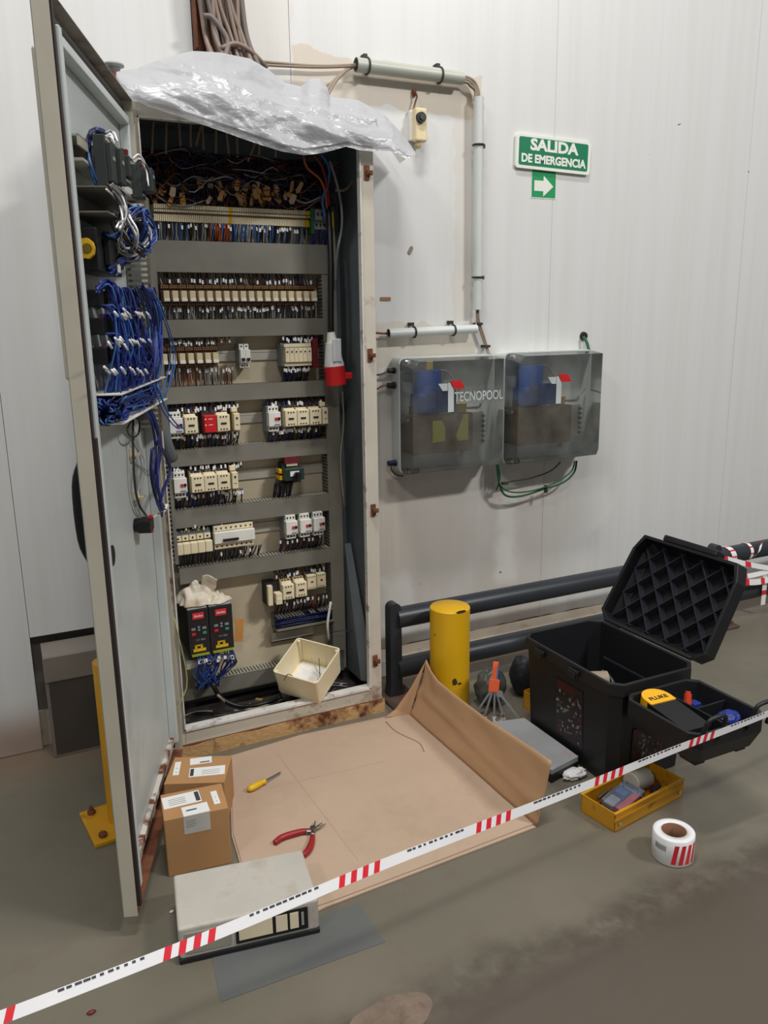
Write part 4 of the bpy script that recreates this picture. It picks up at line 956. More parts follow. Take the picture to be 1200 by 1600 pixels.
# ================================================================== ON THE WALL
# cable riser above the cabinet: rusty channel with many brown cables
mat('riser_cable', (134, 116, 104), .6, var=.12); mat('riser_cable_b', (112, 100, 94), .6, var=.12)
Yr = .23
a, b_ = PX(305, 0, Yr), PX(376, 0, Yr)
t = thing('cable_riser', 'brown bundle of cables coming down a rusty channel above the cabinet', 'cables', (.36, .28, 2.1))
xL, xR = PX(304, 40, .26).x, PX(374, 40, .26).x; zB = PX(304, 74, .26).z
MB().box(xL, xR, .288, .298, zB, 3.4).box(xL, xL+.006, .25, .298, zB, 3.4).box(xR-.006, xR, .25, .298, zB+.04, 3.4).build('channel', 'rust', t)
for i in range(24):
    f = (i+.5)/24; x = xL+.014+(xR-xL-.028)*f; y = .262-.022*(i % 3)-.01*random.random(); r = random.uniform(.0060, .0095)
    xe = PX(335+78*f+random.uniform(-6, 6), 100, .17).x
    MB().tube([(x+.01*math.sin(i), y, 3.3), (x-.006, y-.004, 2.75), (x+random.uniform(-.012, .012), y-.012, 2.48), (x+(xe-x)*.4+random.uniform(-.012, .012), y-.02, 2.34), (xe, .17-.02*(i % 2), 2.22), (xe+.015, .15, 2.09)], r, 8, 0, sub=5).build('cable', random.choice(['riser_cable', 'riser_cable', 'riser_cable_b']), t)
MB().tube([PX(318, 25, .20), PX(332, 28, .19), PX(352, 55, .18), PX(356, 72, .17), PX(350, 95, .14)], .009, 8).build('cable', 'riser_cable_b', t)
MB().tube([PX(345, 76, .17), PX(368, 68, .17), PX(392, 80, .17), PX(410, 98, .18), PX(416, 104, .20)], .0075, 8).build('cable', 'riser_cable', t)

mat('pvc_grey', (180, 182, 170), .4, var=.05); mat('pvc_white', (204, 208, 205), .4, var=.04)
mat('clip_dark', (52, 46, 42), .6)
def conduit(p0, p1, r, mt, label, clips):
    t = thing('conduit', label, 'conduit', p0.lerp(p1, .5)); d = (p1-p0).normalized()
    # hollow ends: outer wall, rim and a dark bore
    MB().cyl(p0, p1, r, n=18, caps=False).cyl(p1, p0, r*.86, n=18, caps=False).cyl(p0, p0+d*.001, r*.93, r*.93, 18, caps=False).build('tube', mt, t)
    MB().cyl(p0+d*.004, p1-d*.004, r*.85, n=14).build('bore', 'deep_black', t)
    for c in clips:
        q = p0.lerp(p1, c); mb = MB(); n = 12; side = d.cross(Vector((0, -1, 0))).normalized()
        P = [q+side*(r+.003)*math.cos(a_)+Vector((0, -1, 0))*(r+.003)*math.sin(a_) for a_ in [math.pi*(-.25+1.5*k/n) for k in range(n+1)]]
        mb.tube(P, .0035, 6, 0, sub=1)
        e = q-side*(r+.012); mb.bc((e.x, (q.y+WY)/2+.008, e.z), (.014, WY-q.y-.016+.014, .014)); mb.build('clip', 'clip_dark', t)
    return t
Yc = .262
conduit(PX(556, 101, Yc), PX(722, 122, Yc), .0235, 'pvc_grey', 'grey plastic conduit running level above the thermostat', (.10, .78))
conduit(PX(748, 152, Yc), PX(746, 484, Yc), .0185, 'pvc_white', 'upright white plastic conduit left of the emergency sign', (.215, .84))
conduit(PX(607, 521, Yc), PX(744, 514, Yc), .0175, 'pvc_white', 'white plastic conduit running level above the clear pump box', (.28, .73))
def cable(pts, r, mt, label, Y=.272, name='cable'):
    P = [PX(p[0], p[1], p[2] if len(p) > 2 else Y) for p in pts]
    return tag(MB().tube(P, r, 8, 0, sub=5).build(name, mt), label, 'cable')
for k in range(3): cable([(716, 119+k*4), (730, 121+k*4), (741-k*3, 128+k*3), (747-k*2, 142), (748-k*3, 158)], .0062, 'wire_beige', ('uppermost', 'middle', 'lowest')[k]+' of three beige cables bending from the level conduit into the upright one')
for k in range(2): cable([(408, 96+5*k, .25), (440, 99+4*k), (500, 103+k*2), (562, 101+2*k)], .0048, 'wire_beige', ('upper', 'lower')[k]+' of two beige cables running level from the riser into the grey conduit')
for k in range(2): cable([(508+5*k, 148, .20), (520+4*k, 128, .23), (540+2*k, 110), (562, 101)], .0048, 'wire_beige', ('steeper', 'flatter')[1-k]+' of two beige cables rising from behind the plastic sheet')
for k in range(2): cable([(745+2*k, 478), (746+2*k, 500), (752+3*k, 522), (760+2*k, 545), (766+k, 558, .26)], .0042, 'wire_beige', ('shorter', 'longer')[k]+' of two beige cables leaving the upright conduit towards the pump boxes')
cable([(746, 488), (745, 502), (741, 511), (734, 514)], .0042, 'wire_beige', 'beige cable turning from the upright conduit into the lower one')
cable([(587, 520), (598, 521), (614, 521)], .0040, 'wire_brown', 'brown cable entering the lower conduit beside the cabinet')
for (x, y) in ((749, 506), (761, 541)):
    p = PX(x, y, .27); tag(MB().box(p.x-.012, p.x+.012, .262, .30, p.z-.005, p.z+.005).build('cable_tie', 'clip_dark', bevel=.001), 'dark cable tie holding the beige cables '+('just under the upright conduit' if y < 520 else 'above the clear pump boxes'), 'cable tie')
# thermostat
p0, p1 = PX(641, 172, .30), PX(664, 222, .255); x0, x1, z0, z1 = p0.x-.004, p1.x+.008, p1.z, p0.z
t = thing('thermostat', 'cream room thermostat with black dial hanging on the wall', 'thermostat', ((x0+x1)/2, .30, z0))
mat('thermo_cream', (226, 208, 166), .5, var=.05)
MB().box(x0-.008, x1-.02, .280, .2995, z0+.006, z1-.004).build('back_plate', 'white_plastic', t, bevel=.003)
MB().box(x0, x1, .248, .280, z0, z1).build('housing', 'thermo_cream', t, bevel=.008, seg=3)
dc = PX(657, 184, .248); MB().cyl((dc.x, .248, dc.z), (dc.x, .236, dc.z), .0195, .018, 20).build('dial', 'black', t)
MB().cyl((dc.x, .236, dc.z), (dc.x, .232, dc.z), .010, n=16).build('dial_knob', 'dark_grey', t)
MB().cyl(((x0+x1)/2-.008, .265, z0), ((x0+x1)/2-.008, .265, z0-.022), .009, n=10).cyl(((x0+x1)/2-.008, .265, z0-.008), ((x0+x1)/2-.008, .265, z0-.016), .012, n=6).build('gland', 'cream_dark', t)
hk = PX(648, 152, .29); MB().tube([(hk.x, .298, hk.z+.018), (hk.x, .284, hk.z+.014), (hk.x+.004, .280, hk.z), (hk.x-.002, .280, hk.z-.016), (hk.x-.012, .284, z1-.01)], .003, 6).bc((hk.x, .294, hk.z+.015), (.014, .01, .02)).build('hanger', 'rust', t)
# emergency exit sign (a touch out of level) and arrow sticker
sa, sbp, sc_ = PX(803, 210), PX(919, 225), PX(800, 263)
xd = Vector((sbp.x-sa.x, 0, sbp.z-sa.z)); Wd = xd.length; cm = (PX(803, 210)+PX(919, 273))/2; Hd = (sa-sc_).length
SM = frame((cm.x, .287, cm.z), xd, (0, -1, 0)); Hd = .127
mat('sign_green', (24, 122, 86), .35, var=.03); mat('sign_white', (232, 234, 224), .35, var=.02); mat('arrow_green', (30, 148, 90), .4, var=.02)
t = thing('emergency_sign', 'green emergency exit sign with white Spanish lettering', 'sign', mtx=SM)
MB().tf(SM).prism(rrect(-Wd/2, Wd/2, -Hd/2, Hd/2, .012), -.012, 0).build('board', 'sign_white', t, bevel=.0015)
MB().tf(SM).prism(rrect(-Wd/2+.013, Wd/2-.013, -Hd/2+.012, Hd/2-.010, .008), 0, .0006).build('green_field', 'sign_green', t)
text('SALIDA', .058, SM @ Matrix.Translation((.000, .026, .001)), 'sign_white', parent=t, bold=.0024, width=Wd*.65)
text('DE EMERGENCIA', .043, SM @ Matrix.Translation((.0, -.026, .001)), 'sign_white', parent=t, bold=.0017, width=Wd*.87)
a0, a1 = PX(831, 270), PX(867, 310); ac = (a0+a1)/2; w_, h_ = a1.x-a0.x, a0.z-a1.z+.006
t = thing('arrow_sticker', 'small green sticker with white arrow pointing right below the exit sign', 'sign', (ac.x, WY, a1.z))
MB().box(a0.x-.004, a1.x+.004, .2985, .2998, a1.z-.004, a0.z+.02).build('backing', 'sign_white', t)
MB().box(a0.x, a1.x, .2978, .2985, a1.z, a0.z+.015).build('green_field', 'arrow_green', t)
az = PX(849, 291).z; k = MB().prism_y([(a0.x+.012, az-.020), (ac.x-.002, az-.020), (ac.x-.002, az-.040), (a1.x-.012, az), (ac.x-.002, az+.040), (ac.x-.002, az+.020), (a0.x+.012, az+.020)], .2972, .2978).build('arrow', 'sign_white', t)
# bits stuck to the wall
for (x, y, w2, h2, rot, mt, lab) in ((602, 467, .022, .0065, 0, 'cardboard_edge', 'short strip of brown tape stuck to the wall above the lower conduit'), (641, 391, .007, .016, .5, 'wire_beige', 'flake of beige foam stuck to the wall beside the upright conduit')):
    p = PX(x, y); tag(MB().tf(Matrix.Translation((p.x, .2985, p.z)) @ Euler((0, rot, 0)).to_matrix().to_4x4()).prism_y(rrect(-w2, w2, -h2, h2, h2*.4), -.002, .0012).build('wall_scrap', mt), lab, 'scrap')
# cable entry hole at the right
p = PX(911, 525); tag(MB().cyl((p.x, .299, p.z), (p.x, .288, p.z), .019, .016, 14).build('cable_gland', 'black_rubber'), 'black rubber cable gland in the wall above the second pump box', 'gland')

# ------------------------------------------------------------------ two clear-fronted pump boxes
clear_mat('smoked_cover', (250, 251, 249), .91, .06, (196, 200, 196))
mat('case_grey', (204, 210, 206), .45, var=.04); mat('motor_blue', (38, 84, 168), .4, var=.06); mat('oil_amber', (134, 98, 36), .25, var=.12, scale=5); mat('cap_yellow', (222, 186, 92), .45); mat('logo_grey', (186, 192, 192), .4)
def pump_box(xl, xr, zb, zt, label, second):
    t = thing('pump_box', label, 'pump box', ((xl+xr)/2, .30, zb), 'clear-fronted pump boxes'); yc, yf2 = .232, .150; W_, H_ = xr-xl, zt-zb
    s = MB(); o1 = rrect(xl, xr, zb, zt, .022); o2 = rrect(xl+.006, xr-.006, zb+.006, zt-.006, .018); n = len(o1)
    V = [(x, .2995, z) for x, z in o1]+[(x, yc, z) for x, z in o1]+[(x, yc, z) for x, z in o2]+[(x, .292, z) for x, z in o2]; F = []
    for i in range(n):
        j = (i+1) % n; F += [(i, j, n+j, n+i), (n+i, n+j, 2*n+j, 2*n+i), (2*n+i, 2*n+j, 3*n+j, 3*n+i)]
    F += [tuple(range(n)), tuple(3*n+i for i in range(n))]
    s.add(V, F); s.build('case', 'case_grey', t)
    # clear cover: tapering sides, bevelled lower left corner
    B0 = [(xl+.004, zb+.01), (xl+.012, zb+.004), (xr-.004, zb+.004), (xr-.004, zt-.004), (xl+.004, zt-.004)]
    B1 = [(xl+.016, zb+.040), (xl+.060, zb+.012), (xr-.022, zb+.016), (xr-.012, zb+.040), (xr-.012, zt-.014), (xl+.050, zt-.014), (xl+.016, zt-.040)]
    B0 = [(xl+.004, zb+.022), (xl+.030, zb+.004), (xr-.020, zb+.004), (xr-.004, zb+.022), (xr-.004, zt-.004), (xl+.030, zt-.004), (xl+.004, zt-.022)]
    n = len(B0); s = MB(); s.add([(x, yc, z) for x, z in B0]+[(x, yf2, z) for x, z in B1], [(i, (i+1) % n, n+(i+1) % n, n+i) for i in range(n)]+[tuple(n+i for i in range(n))])
    s.build('clear_cover', 'smoked_cover', t)
    for (x, z) in ((xl+.022, zt-.018), (xl+.014, (zb+zt)/2-.01), (xl+.022, zb+.014)):
        q = MB().box(x-.012, x+.052, yc-.026, yc-.001, z-.014, z+.010).build('lug', 'smoked_cover', t, bevel=.006)
        MB().cyl((x+.006, yc-.034, z), (x+.006, yc-.010, z), .008, n=12).build('screw', 'zinc', t)
    # motor pump
    mx = xl+W_*.32; mz = zb+H_*.52
    MB().box(mx-.065, mx+.045, .195, .285, mz, mz+.075).cyl((mx-.012, .238, mz+.07), (mx-.012, .238, mz+.165), .054, n=22).build('motor', 'motor_blue', t, bevel=.004)
    MB().box(mx+.0, mx+.082, .172, .230, mz+.004, mz+.090).build('terminal_box', 'motor_blue', t, bevel=.005)
    if not second: MB().box(mx-.020, mx+.008, .225, .25, mz+.165, mz+.20).build('top_cap', 'cap_yellow', t, bevel=.003); MB().box(mx+.02, mx+.06, .1705, .172, mz+.110, mz+.128).box(mx+.02, mx+.06, .17, .19, mz+.105, mz+.11).build('type_label', 'paper', t)
    MB().box(xl+W_*.08, xl+W_*.70, .180, .288, zb+H_*.17, mz-.004).build('oil_tank', 'oil_amber', t, bevel=.008)
    MB().cyl((xl+W_*.60, .225, mz-.002), (xl+W_*.60, .225, mz+.030), .030, .034, 18).build('filler_cap', 'cap_yellow', t)
    MB().cyl((xl+W_*.12, .23, mz-.004), (xl+W_*.12, .23, mz+.03), .010, n=10).build('suction_stub', 'dark_grey', t)
    if not second:
        for (u0, u1, sk) in ((.27, .40, 0), (.52, .64, 1)):
            z0_, z1_ = zb+H_*.27, zb+H_*(.46 if not sk else .50); a_, e_ = xl+W_*u0, xl+W_*u1
            P = [(a_, z0_), (e_, z0_+.004), (e_, z1_-.03), (e_-.016, z1_), (a_, z1_)] if not sk else [(a_-.004, z0_+.02), (a_+.004, z0_), (e_, z0_), (e_, z1_), (a_+.03, z1_)]
            MB().prism_y(P, .178, .180).build('paper_label', 'yellow_paper', t)
    MB().tube([(mx+.01, .24, mz+.15), (mx+.07, .24, mz+.16), (mx+.12, .24, mz+.11), (mx+.14, .24, mz+.06), (mx+.15, .25, mz+.02)], .0035, 6).build('oil_line', 'wire_grey', t)
    MB().tube([(xl+W_*.66, .225, mz+.01), (xl+W_*.78, .20, mz+.012), (xl+W_*.84, .22, mz+.03), (xl+W_*.96, .25, mz+.05)], .005, 6).build('oil_line', 'wire_grey', t)
    MB().box(xl+W_*.72, xl+W_*.88, .225, .29, zb+H_*.20, zb+H_*.50).build('distributor', 'zinc', t, bevel=.003)
    s = MB()
    for k in range(6): s.cyl((xl+W_*.86, .225, zb+H_*(.235+.045*k)), (xl+W_*.86, .214, zb+H_*(.235+.045*k)), .006, n=8)
    s.build('outlet_fittings', 'dark_grey', t)
    MB().cyl((xl+W_*.60, .20, zb+H_*.14), (xl+W_*.60, .17, zb+H_*.14), .012, n=10).build('drain_plug', 'zinc', t)
    # logo printed on the clear cover
    yl = yf2-.0014; lx = xl+W_*(.40 if not second else .46); lz = zb+H_*.70
    lg = MB().prism_y([(lx+.004, lz+.045), (lx+.052, lz+.045), (lx+.070, lz+.014), (lx+.022, lz+.014)], yl-.0006, yl).build('logo', 'red', t)
    MB().prism_y([(lx-.006, lz-.075), (lx+.020, lz-.075), (lx+.020, lz+.008), (lx+.002, lz+.038), (lx-.006, lz+.038)], yl-.0006, yl).build('logo_stem', 'logo_grey', lg)
    MB().prism_y([(lx-.050, lz+.036), (lx-.030, lz+.008), (lx-.008, lz+.008), (lx-.008, lz+.036)], yl-.0006, yl).build('logo_wing', 'logo_grey', lg)
    if not second: text('TECNOPOOL', .052, wallface((lx+.135, yl-.0012, lz-.020)), 'logo_grey', parent=lg, bold=.0008, width=.225)
    return t
mat('yellow_paper', (240, 226, 50), .6)
bl, br = PX(611, 600).x, PX(771, 600, .24).x
pump_box(bl, br, PX(700, 737, .16).z-.005, PX(690, 556, .26).z, 'clear-fronted pump box with two yellow paper labels inside', False)
b2l, b2r = PX(775, 600, .29).x, PX(929, 640, .20).x
pump_box(b2l, b2r, PX(850, 722, .16).z-.005, PX(850, 548, .26).z, 'clear-fronted pump box without yellow labels, nearer the exit sign', True)
# glands on the left flank of the first box and between the boxes
def gland(x, y, Y, d, r, mt, label):
    p = PX(x, y, Y); tag(MB().cyl(p, p+Vector((d, 0, 0)), r, n=12).cyl(p, p+Vector((d*.35, 0, 0)), r*1.25, n=6).build('cable_gland', mt), label, 'gland')
gland(617, 579, .265, -.030, .010, 'black_rubber', 'upper black gland on the flank of the labelled pump box'); gland(617, 602, .265, -.032, .011, 'black_rubber', 'lower black gland on the flank of the labelled pump box')
gland(619, 723, .265, -.036, .011, 'wire_navy', 'dark blue plug on the flank of the labelled pump box')
gland(774, 589, .265, .022, .011, 'zinc', 'upper metal fitting between the two pump boxes'); gland(774, 606, .265, .020, .010, 'zinc', 'lower metal fitting between the two pump boxes'); gland(774, 704, .262, .018, .010, 'wire_lblue', 'light blue hose fitting between the two pump boxes')
cable([(589, 586, .265), (598, 584, .265), (607, 580, .265)], .0036, 'wire_brown', 'brown cable into the upper black gland'); cable([(589, 608, .265), (598, 603, .265), (607, 602, .265)], .0036, 'wire_brown', 'brown cable into the lower black gland')
cable([(611, 724, .265), (612, 735, .27), (620, 742, .275), (630, 744, .28)], .0028, 'dark_grey', 'thin dark cable from the dark blue plug')
gn = 'green hose looping under the pump boxes'
cable([(776, 706, .25), (778, 730, .24), (780, 755, .24), (790, 774, .24), (815, 775, .24), (850, 764, .24), (880, 754, .24), (897, 738, .24), (901, 720, .24)], .0045, 'wire_green', 'thicker green hose looping lowest under the two pump boxes')
cable([(775, 708, .25), (776, 732, .23), (782, 758, .23), (800, 769, .23), (835, 766, .23), (872, 752, .23), (893, 736, .23), (898, 720, .23)], .0032, 'wire_green', 'thinner green hose looping just above the thick one')
cable([(776, 716, .25), (781, 745, .25), (776, 766, .25)], .003, 'wire_green', 'short green hose end hanging from the light blue fitting')
cable([(784, 755, .25), (800, 752, .25), (830, 747, .25), (860, 736, .25), (876, 722, .25)], .0028, 'dark_grey', 'thin dark hose joining the green loop under the second pump box')
cable([(911, 526, .285), (917, 535, .27), (921, 552, .255)], .0065, 'wire_green', 'green hose from the wall gland into the second pump box')
cable([(929, 610, .26), (934, 622, .25), (935, 635, .25), (930, 648, .25), (924, 655, .26)], .0028, 'dark_grey', 'thin dark hose loop on the far flank of the second pump box')
for (x, y, lab) in ((789, 755, 'dark tie on the thin dark hose'), (853, 764, 'dark tie hanging from the thick green hose')):
    p = PX(x, y, .235); tag(MB().bc(p, (.012 if x > 800 else .03, .014, .034 if x > 800 else .012)).build('cable_tie', 'clip_dark', bevel=.002), lab, 'cable tie')

# ================================================================== ON THE FLOOR
mat('rail_black', (44, 48, 54), .38, var=.08); mat('plate_rust', (84, 66, 58), .7, dirt=(120, 62, 34), dirt_scale=8)
t = thing('guard_rail', 'low dark grey double tube guard rail along the wall', 'guard rail', (.88, .085, 0))
Yg = .085
for z in (.331, .122):
    MB().cyl((.885, Yg, z), (4.3, Yg, z), .0415, n=28).build('rail_tube', 'rail_black', t)
for x in (.876, 2.60, 4.28):
    P = [(x-.030, .012), (x+.034, .012), (x+.026, .06), (x+.024, .374)]+[(x+.024*math.cos(a_), .374+.024*math.sin(a_)) for a_ in [math.pi*k/8 for k in range(1, 8)]]+[(x-.024, .374), (x-.024, .06)]
    mb = MB(); mb.prism_y(P, Yg-.022, Yg+.024); mb.build('post', 'rail_black', t, bevel=.003)
    MB().box(x-.055, x+.078, -.035, .150, 0, .014).build('base_plate', 'plate_rust', t, bevel=.006)
    mb = MB()
    for (a_, b_) in ((.055, 0.0), (.055, .12)): mb.cyl((x+a_, b_, .014), (x+a_, b_, .026), .011, n=6)
    mb.build('anchor_bolts', 'rust', t)
# yellow bollard
mat('bollard_yellow', (222, 172, 16), .42, var=.06, scale=3, dirt=(60, 48, 30), dirt_scale=16, dirt_lo=.665, dirt_hi=.68)
mat('chip_dark', (62, 46, 28), .7); bc = PX(703, 947, -.075); br_ = .076
t = thing('bollard', 'thick yellow steel bollard with chipped paint in front of the guard rail', 'bollard', (bc.x, -.075, 0))
MB().cyl((bc.x, -.075, 0), (bc.x, -.075, bc.z-.004), br_, n=40).build('post', 'bollard_yellow', t)
MB().lathe([(br_, 0), (br_-.003, .004), (0, .005)], (bc.x, -.075, bc.z-.004), 40).build('cap', 'bollard_yellow', t)
for (xp, yp, w2, h2, sd) in ((721, 956, .022, .006, 1), (711, 1066, .010, .014, 4), (718, 1068, .008, .005, 6), (692, 1000, .004, .003, 9)):
    q_ = PX(xp, yp, -.15); a0 = -math.acos(max(-1, min(1, (q_.x-bc.x)/br_))); n = 12
    ring_ = [(w2*math.cos(2*math.pi*i/n)*(1+.45*noise.noise(Vector((i*1.7, sd, 0)))), h2*math.sin(2*math.pi*i/n)*(1+.45*noise.noise(Vector((i*1.3, sd, 5))))) for i in range(n)]
    f_ = lambda s_, z_: (bc.x+(br_+.0006)*math.cos(a0+s_/br_), -.075+(br_+.0006)*math.sin(a0+s_/br_), q_.z+z_)
    MB().add([f_(0, 0)]+[f_(*r) for r in ring_], [(0, 1+i, 1+(i+1) % n) for i in range(n)]).build('paint_chip', 'chip_dark', t)
# thin yellow post behind the door
mat('post_yellow', (206, 150, 20), .45, var=.08, dirt=(92, 56, 26), dirt_scale=9, dirt_lo=.6, dirt_hi=.7)
lp_ = PX(142, 1037, -.27); px_ = lp_.x+.045
t = thing('yellow_post', 'yellow steel post with bolted base plate behind the cabinet door', 'post', (px_, -.27, 0))
MB().cyl((px_, -.27, .012), (px_, -.27, lp_.z), .042, n=28).build('tube', 'post_yellow', t)
pm = Matrix.Translation((px_-.035, -.27, 0)) @ Euler((0, 0, .12)).to_matrix().to_4x4()
MB().tf(pm).box(-.07, .10, -.095, .095, 0, .014).build('base_plate', 'post_yellow', t, bevel=.003)
for (x, y) in ((-.040, .065), (-.040, -.068), (.075, -.068)): MB().tf(pm).cyl((x, y, .014), (x, y, .026), .012, n=6).cyl((x, y, .026), (x, y, .040 if y > 0 else .030), .006, n=8).build('anchor_bolt', 'rust', t)
# stainless box in the wall recess
mat('stainless', (140, 132, 124), .42, .35, var=.08); mat('stainless_dark', (80, 73, 66), .45, .3)
t = thing('stainless_box', 'stainless steel box with sloping top standing in the wall recess', 'steel box', (-.2, .26, 0))
mb = MB(); P = [(.215, .0), (.215, .366), (.298, .396), (.298, .0)]
mb.loft([(-.375, y, z) for y, z in P], [(-.03, y, z) for y, z in P]); mb.build('housing', 'stainless', t, bevel=.003)
MB().box(-.377, -.028, .208, .216, .283, .372).build('upper_band', 'stainless', t, bevel=.002)
MB().box(-.366, -.04, .2125, .2152, .012, .278).build('lower_panel', 'stainless_dark', t)

# ------------------------------------------------------------------ cardboard on the floor
mb = MB(); P = [(.165, -.06), (.05, -.50), (.03, -.69), (.172, -.772), (.150, -.902)]+[tuple(PF(x, y).xy) for x, y in ((508, 1420), (838, 1294), (760, 1222), (690, 1160), (639, 1113), (600, 1122), (470, 1150))]
P = [(p[0], p[1]) for p in P]
o = mb.prism(P, .001, .005).build('cardboard_sheet', 'cardboard'); tag(o, 'large flat cardboard sheet lying under the tools', 'cardboard')
# top ply, slightly shorter, with a torn slit
t = thing('folded_cardboard', 'cardboard ply with a tall creased flap standing towards the toolbox', 'cardboard', (.5, -.5, .005))
Q = [(.168, -.064), (.056, -.50), (.036, -.685), (.178, -.766), (.160, -.886)]+[tuple(PF(x, y, .006).xy) for x, y in ((520, 1408), (668, 1352), (800, 1301), (834, 1288), (757, 1219), (688, 1158), (639, 1116), (600, 1124), (470, 1154))]
MB().prism(Q, .0055, .0085).build('base_ply', 'cardboard', t)
mat('cardboard_flap', (180, 142, 106), .8, var=.05, scale=4)
TOP = [(666, 1031), (673, 1048), (684, 1063), (722, 1095), (764, 1125), (815, 1158), (862, 1190)]
BOT = [(640, 1117), (648, 1124), (662, 1137), (700, 1170), (742, 1207), (790, 1250), (838, 1291)]
G = []
for (a_, b_), k in zip(zip(TOP, BOT), range(7)):
    lo = PF(*b_, .007); hi = PX(a_[0], a_[1], lo.y-(.004 if k else 0)); G.append((lo, hi))
def flap(u, v):
    k = min(5, int(u*6)); f = u*6-k
    lo = G[k][0].lerp(G[k+1][0], f); hi = G[k][1].lerp(G[k+1][1], f); p = lo.lerp(hi, v)
    cr = .006*math.exp(-((v-.42-.10*math.sin(u*5))/.06)**2)+.004*noise.noise(Vector((u*7, v*4, 2)))
    p.x -= cr*(1 if 0 < v else 0); p.x += .012*math.sin(math.pi*v)*(1-u)
    return p
mb = MB(); mb.grid(flap, 48, 14); mb.build('flap', 'cardboard_flap', t, solid=.004)
mb = MB(); hi0, lo0 = G[0][1], G[0][0]
mb.add([lo0, hi0, hi0.lerp(Vector((.80, -.045, .012)), .45)+Vector((0, 0, -.018)), PF(618, 1108, .03), PF(601, 1121, .007)], [(0, 4, 3), (0, 3, 2), (0, 2, 1)])
mb.build('corner_flap', 'cardboard_flap', t, solid=.004)
k = [PF(x, y, .0087) for x, y in ((603, 1128), (617, 1142), (634, 1151), (655, 1161), (663, 1175))]
MB().tube([p for p in k], .0022, 4, 0).build('torn_slit', 'cardboard_edge', t)
mb = MB()
for a_, b_ in (((432, 1177), (560, 1345)), ((360, 1245), (600, 1190))):
    p, q = PF(*a_, .0086), PF(*b_, .0086); d = (q-p).normalized(); s_ = Vector((-d.y, d.x, 0))*.0012
    mb.add([p-s_, q-s_, q+s_, p+s_], [(0, 1, 2, 3)])
mb.build('crease', 'crease_tone', t, kind='stuff')

# ------------------------------------------------------------------ two parcel boxes
mat('sticker_grey', (196, 192, 186), .5); mat('cover_white', (188, 182, 172), .5, var=.08, dirt=(146, 134, 118), dirt_scale=8, dirt_lo=.5, dirt_hi=.8); mat('cover_grey', (150, 146, 134), .5); mat('grip_red', (150, 26, 34), .4)
def parcel(cx_, cy_, rot, w2, d2, h2, label, labels, side=None):
    m_ = Matrix.Translation((cx_, cy_, 0)) @ Euler((0, 0, rot)).to_matrix().to_4x4()
    t = thing('parcel', label, 'box', mtx=m_, group='parcels by the door')
    MB().tf(m_).box(-w2/2, w2/2, -d2/2, d2/2, 0, h2).build('carton', 'cardboard_box', t, bevel=.002)
    for k, (x0, x1, y0, y1, a_, bars) in enumerate(labels):
        mm = m_ @ Matrix.Translation(((x0+x1)/2, (y0+y1)/2, h2)) @ Euler((0, 0, a_)).to_matrix().to_4x4(); w3, d3 = (x1-x0)/2, (y1-y0)/2
        p = MB().tf(mm).box(-w3, w3, -d3, d3, 0, .0006).build('label_sticker', 'paper', t)
        s = MB().tf(mm)
        for b_ in bars: s.box(b_[0]*w3, b_[1]*w3, b_[2]*d3, b_[3]*d3, .0006, .0009)
        if bars: s.build('print', 'print_dark', p)
    if side:
        x0, x1, z0, z1 = side; p = MB().tf(m_).box(x0, x1, -d2/2-.0006, -d2/2, z0, z1).build('label_sticker', 'sticker_grey', t)
        s = MB().tf(m_)
        for k in range(4): s.box(x0+.006, x0+.030+.004*(k % 2), -d2/2-.0009, -d2/2-.0006, z0+.020+k*.006, z0+.0215+k*.006)
        s.build('print', 'grey_plastic', p)
lines = lambda x0, x1, n, y0=-.6, y1=.6: [(x0, x1, y0+(y1-y0)*k/n, y0+(y1-y0)*k/n+.05) for k in range(n)]
parcel(-.058, -.537, -.12, .170, .128, .172, 'brown cardboard parcel with a grey side label beside the grey cover', [(-.082, .020, -.010, .048, .06, [(.72, .95, -.8, .8)]+lines(-.7, .2, 4)), (-.035, .035, -.064, -.018, .06, [(-.7, .1, -.05, .2)]), (.050, .067, -.036, .030, .05, lines(-.2, .2, 2))], (-.035, .035, .118, .172))
parcel(.003, -.335, -.42, .176, .150, .146, 'brown cardboard parcel behind the other, nearer the cabinet', [(-.076, -.058, -.03, .045, .1, lines(-.2, .2, 2)), (-.035, .030, .030, .068, .2, [(-.1, .8, -.7, -.4)]), (-.025, .080, -.038, .012, .12, [(-.95, -.75, -.8, .8)]+lines(-.3, .7, 3))])

# ------------------------------------------------------------------ grey device cover
m_ = Matrix.Translation((-.010, -.842, 0)) @ Euler((0, 0, -.16)).to_matrix().to_4x4()
t = thing('device_cover', 'dirty off-white device cover with black windowed front panel on the floor', 'device cover', mtx=m_)
MB().tf(m_).box(-.166, .166, -.100, .100, .012, .096).build('shell', 'cover_white', t, bevel=.007, seg=3)
MB().tf(m_).box(-.167, .167, -.102, .098, 0, .014).build('lower_lip', 'black_rubber', t, bevel=.003)
fp = MB().tf(m_).box(-.035, .138, -.103, -.100, .024, .082).build('front_panel', 'black', t)
for (a_, b_, mt) in ((-.028, .052, 'cream'), (.060, .088, 'cream'), (.094, .115, 'cream')): MB().tf(m_).box(a_, b_, -.1042, -.103, .032, .076).build('window', mt, fp, bevel=.0008)
MB().tf(m_).box(.122, .128, -.1040, -.103, .036, .072).build('print', 'wire_grey', fp)
MB().tf(m_).box(-.150, -.045, -.1025, -.100, .026, .080).build('blank_panel', 'cover_grey', t)

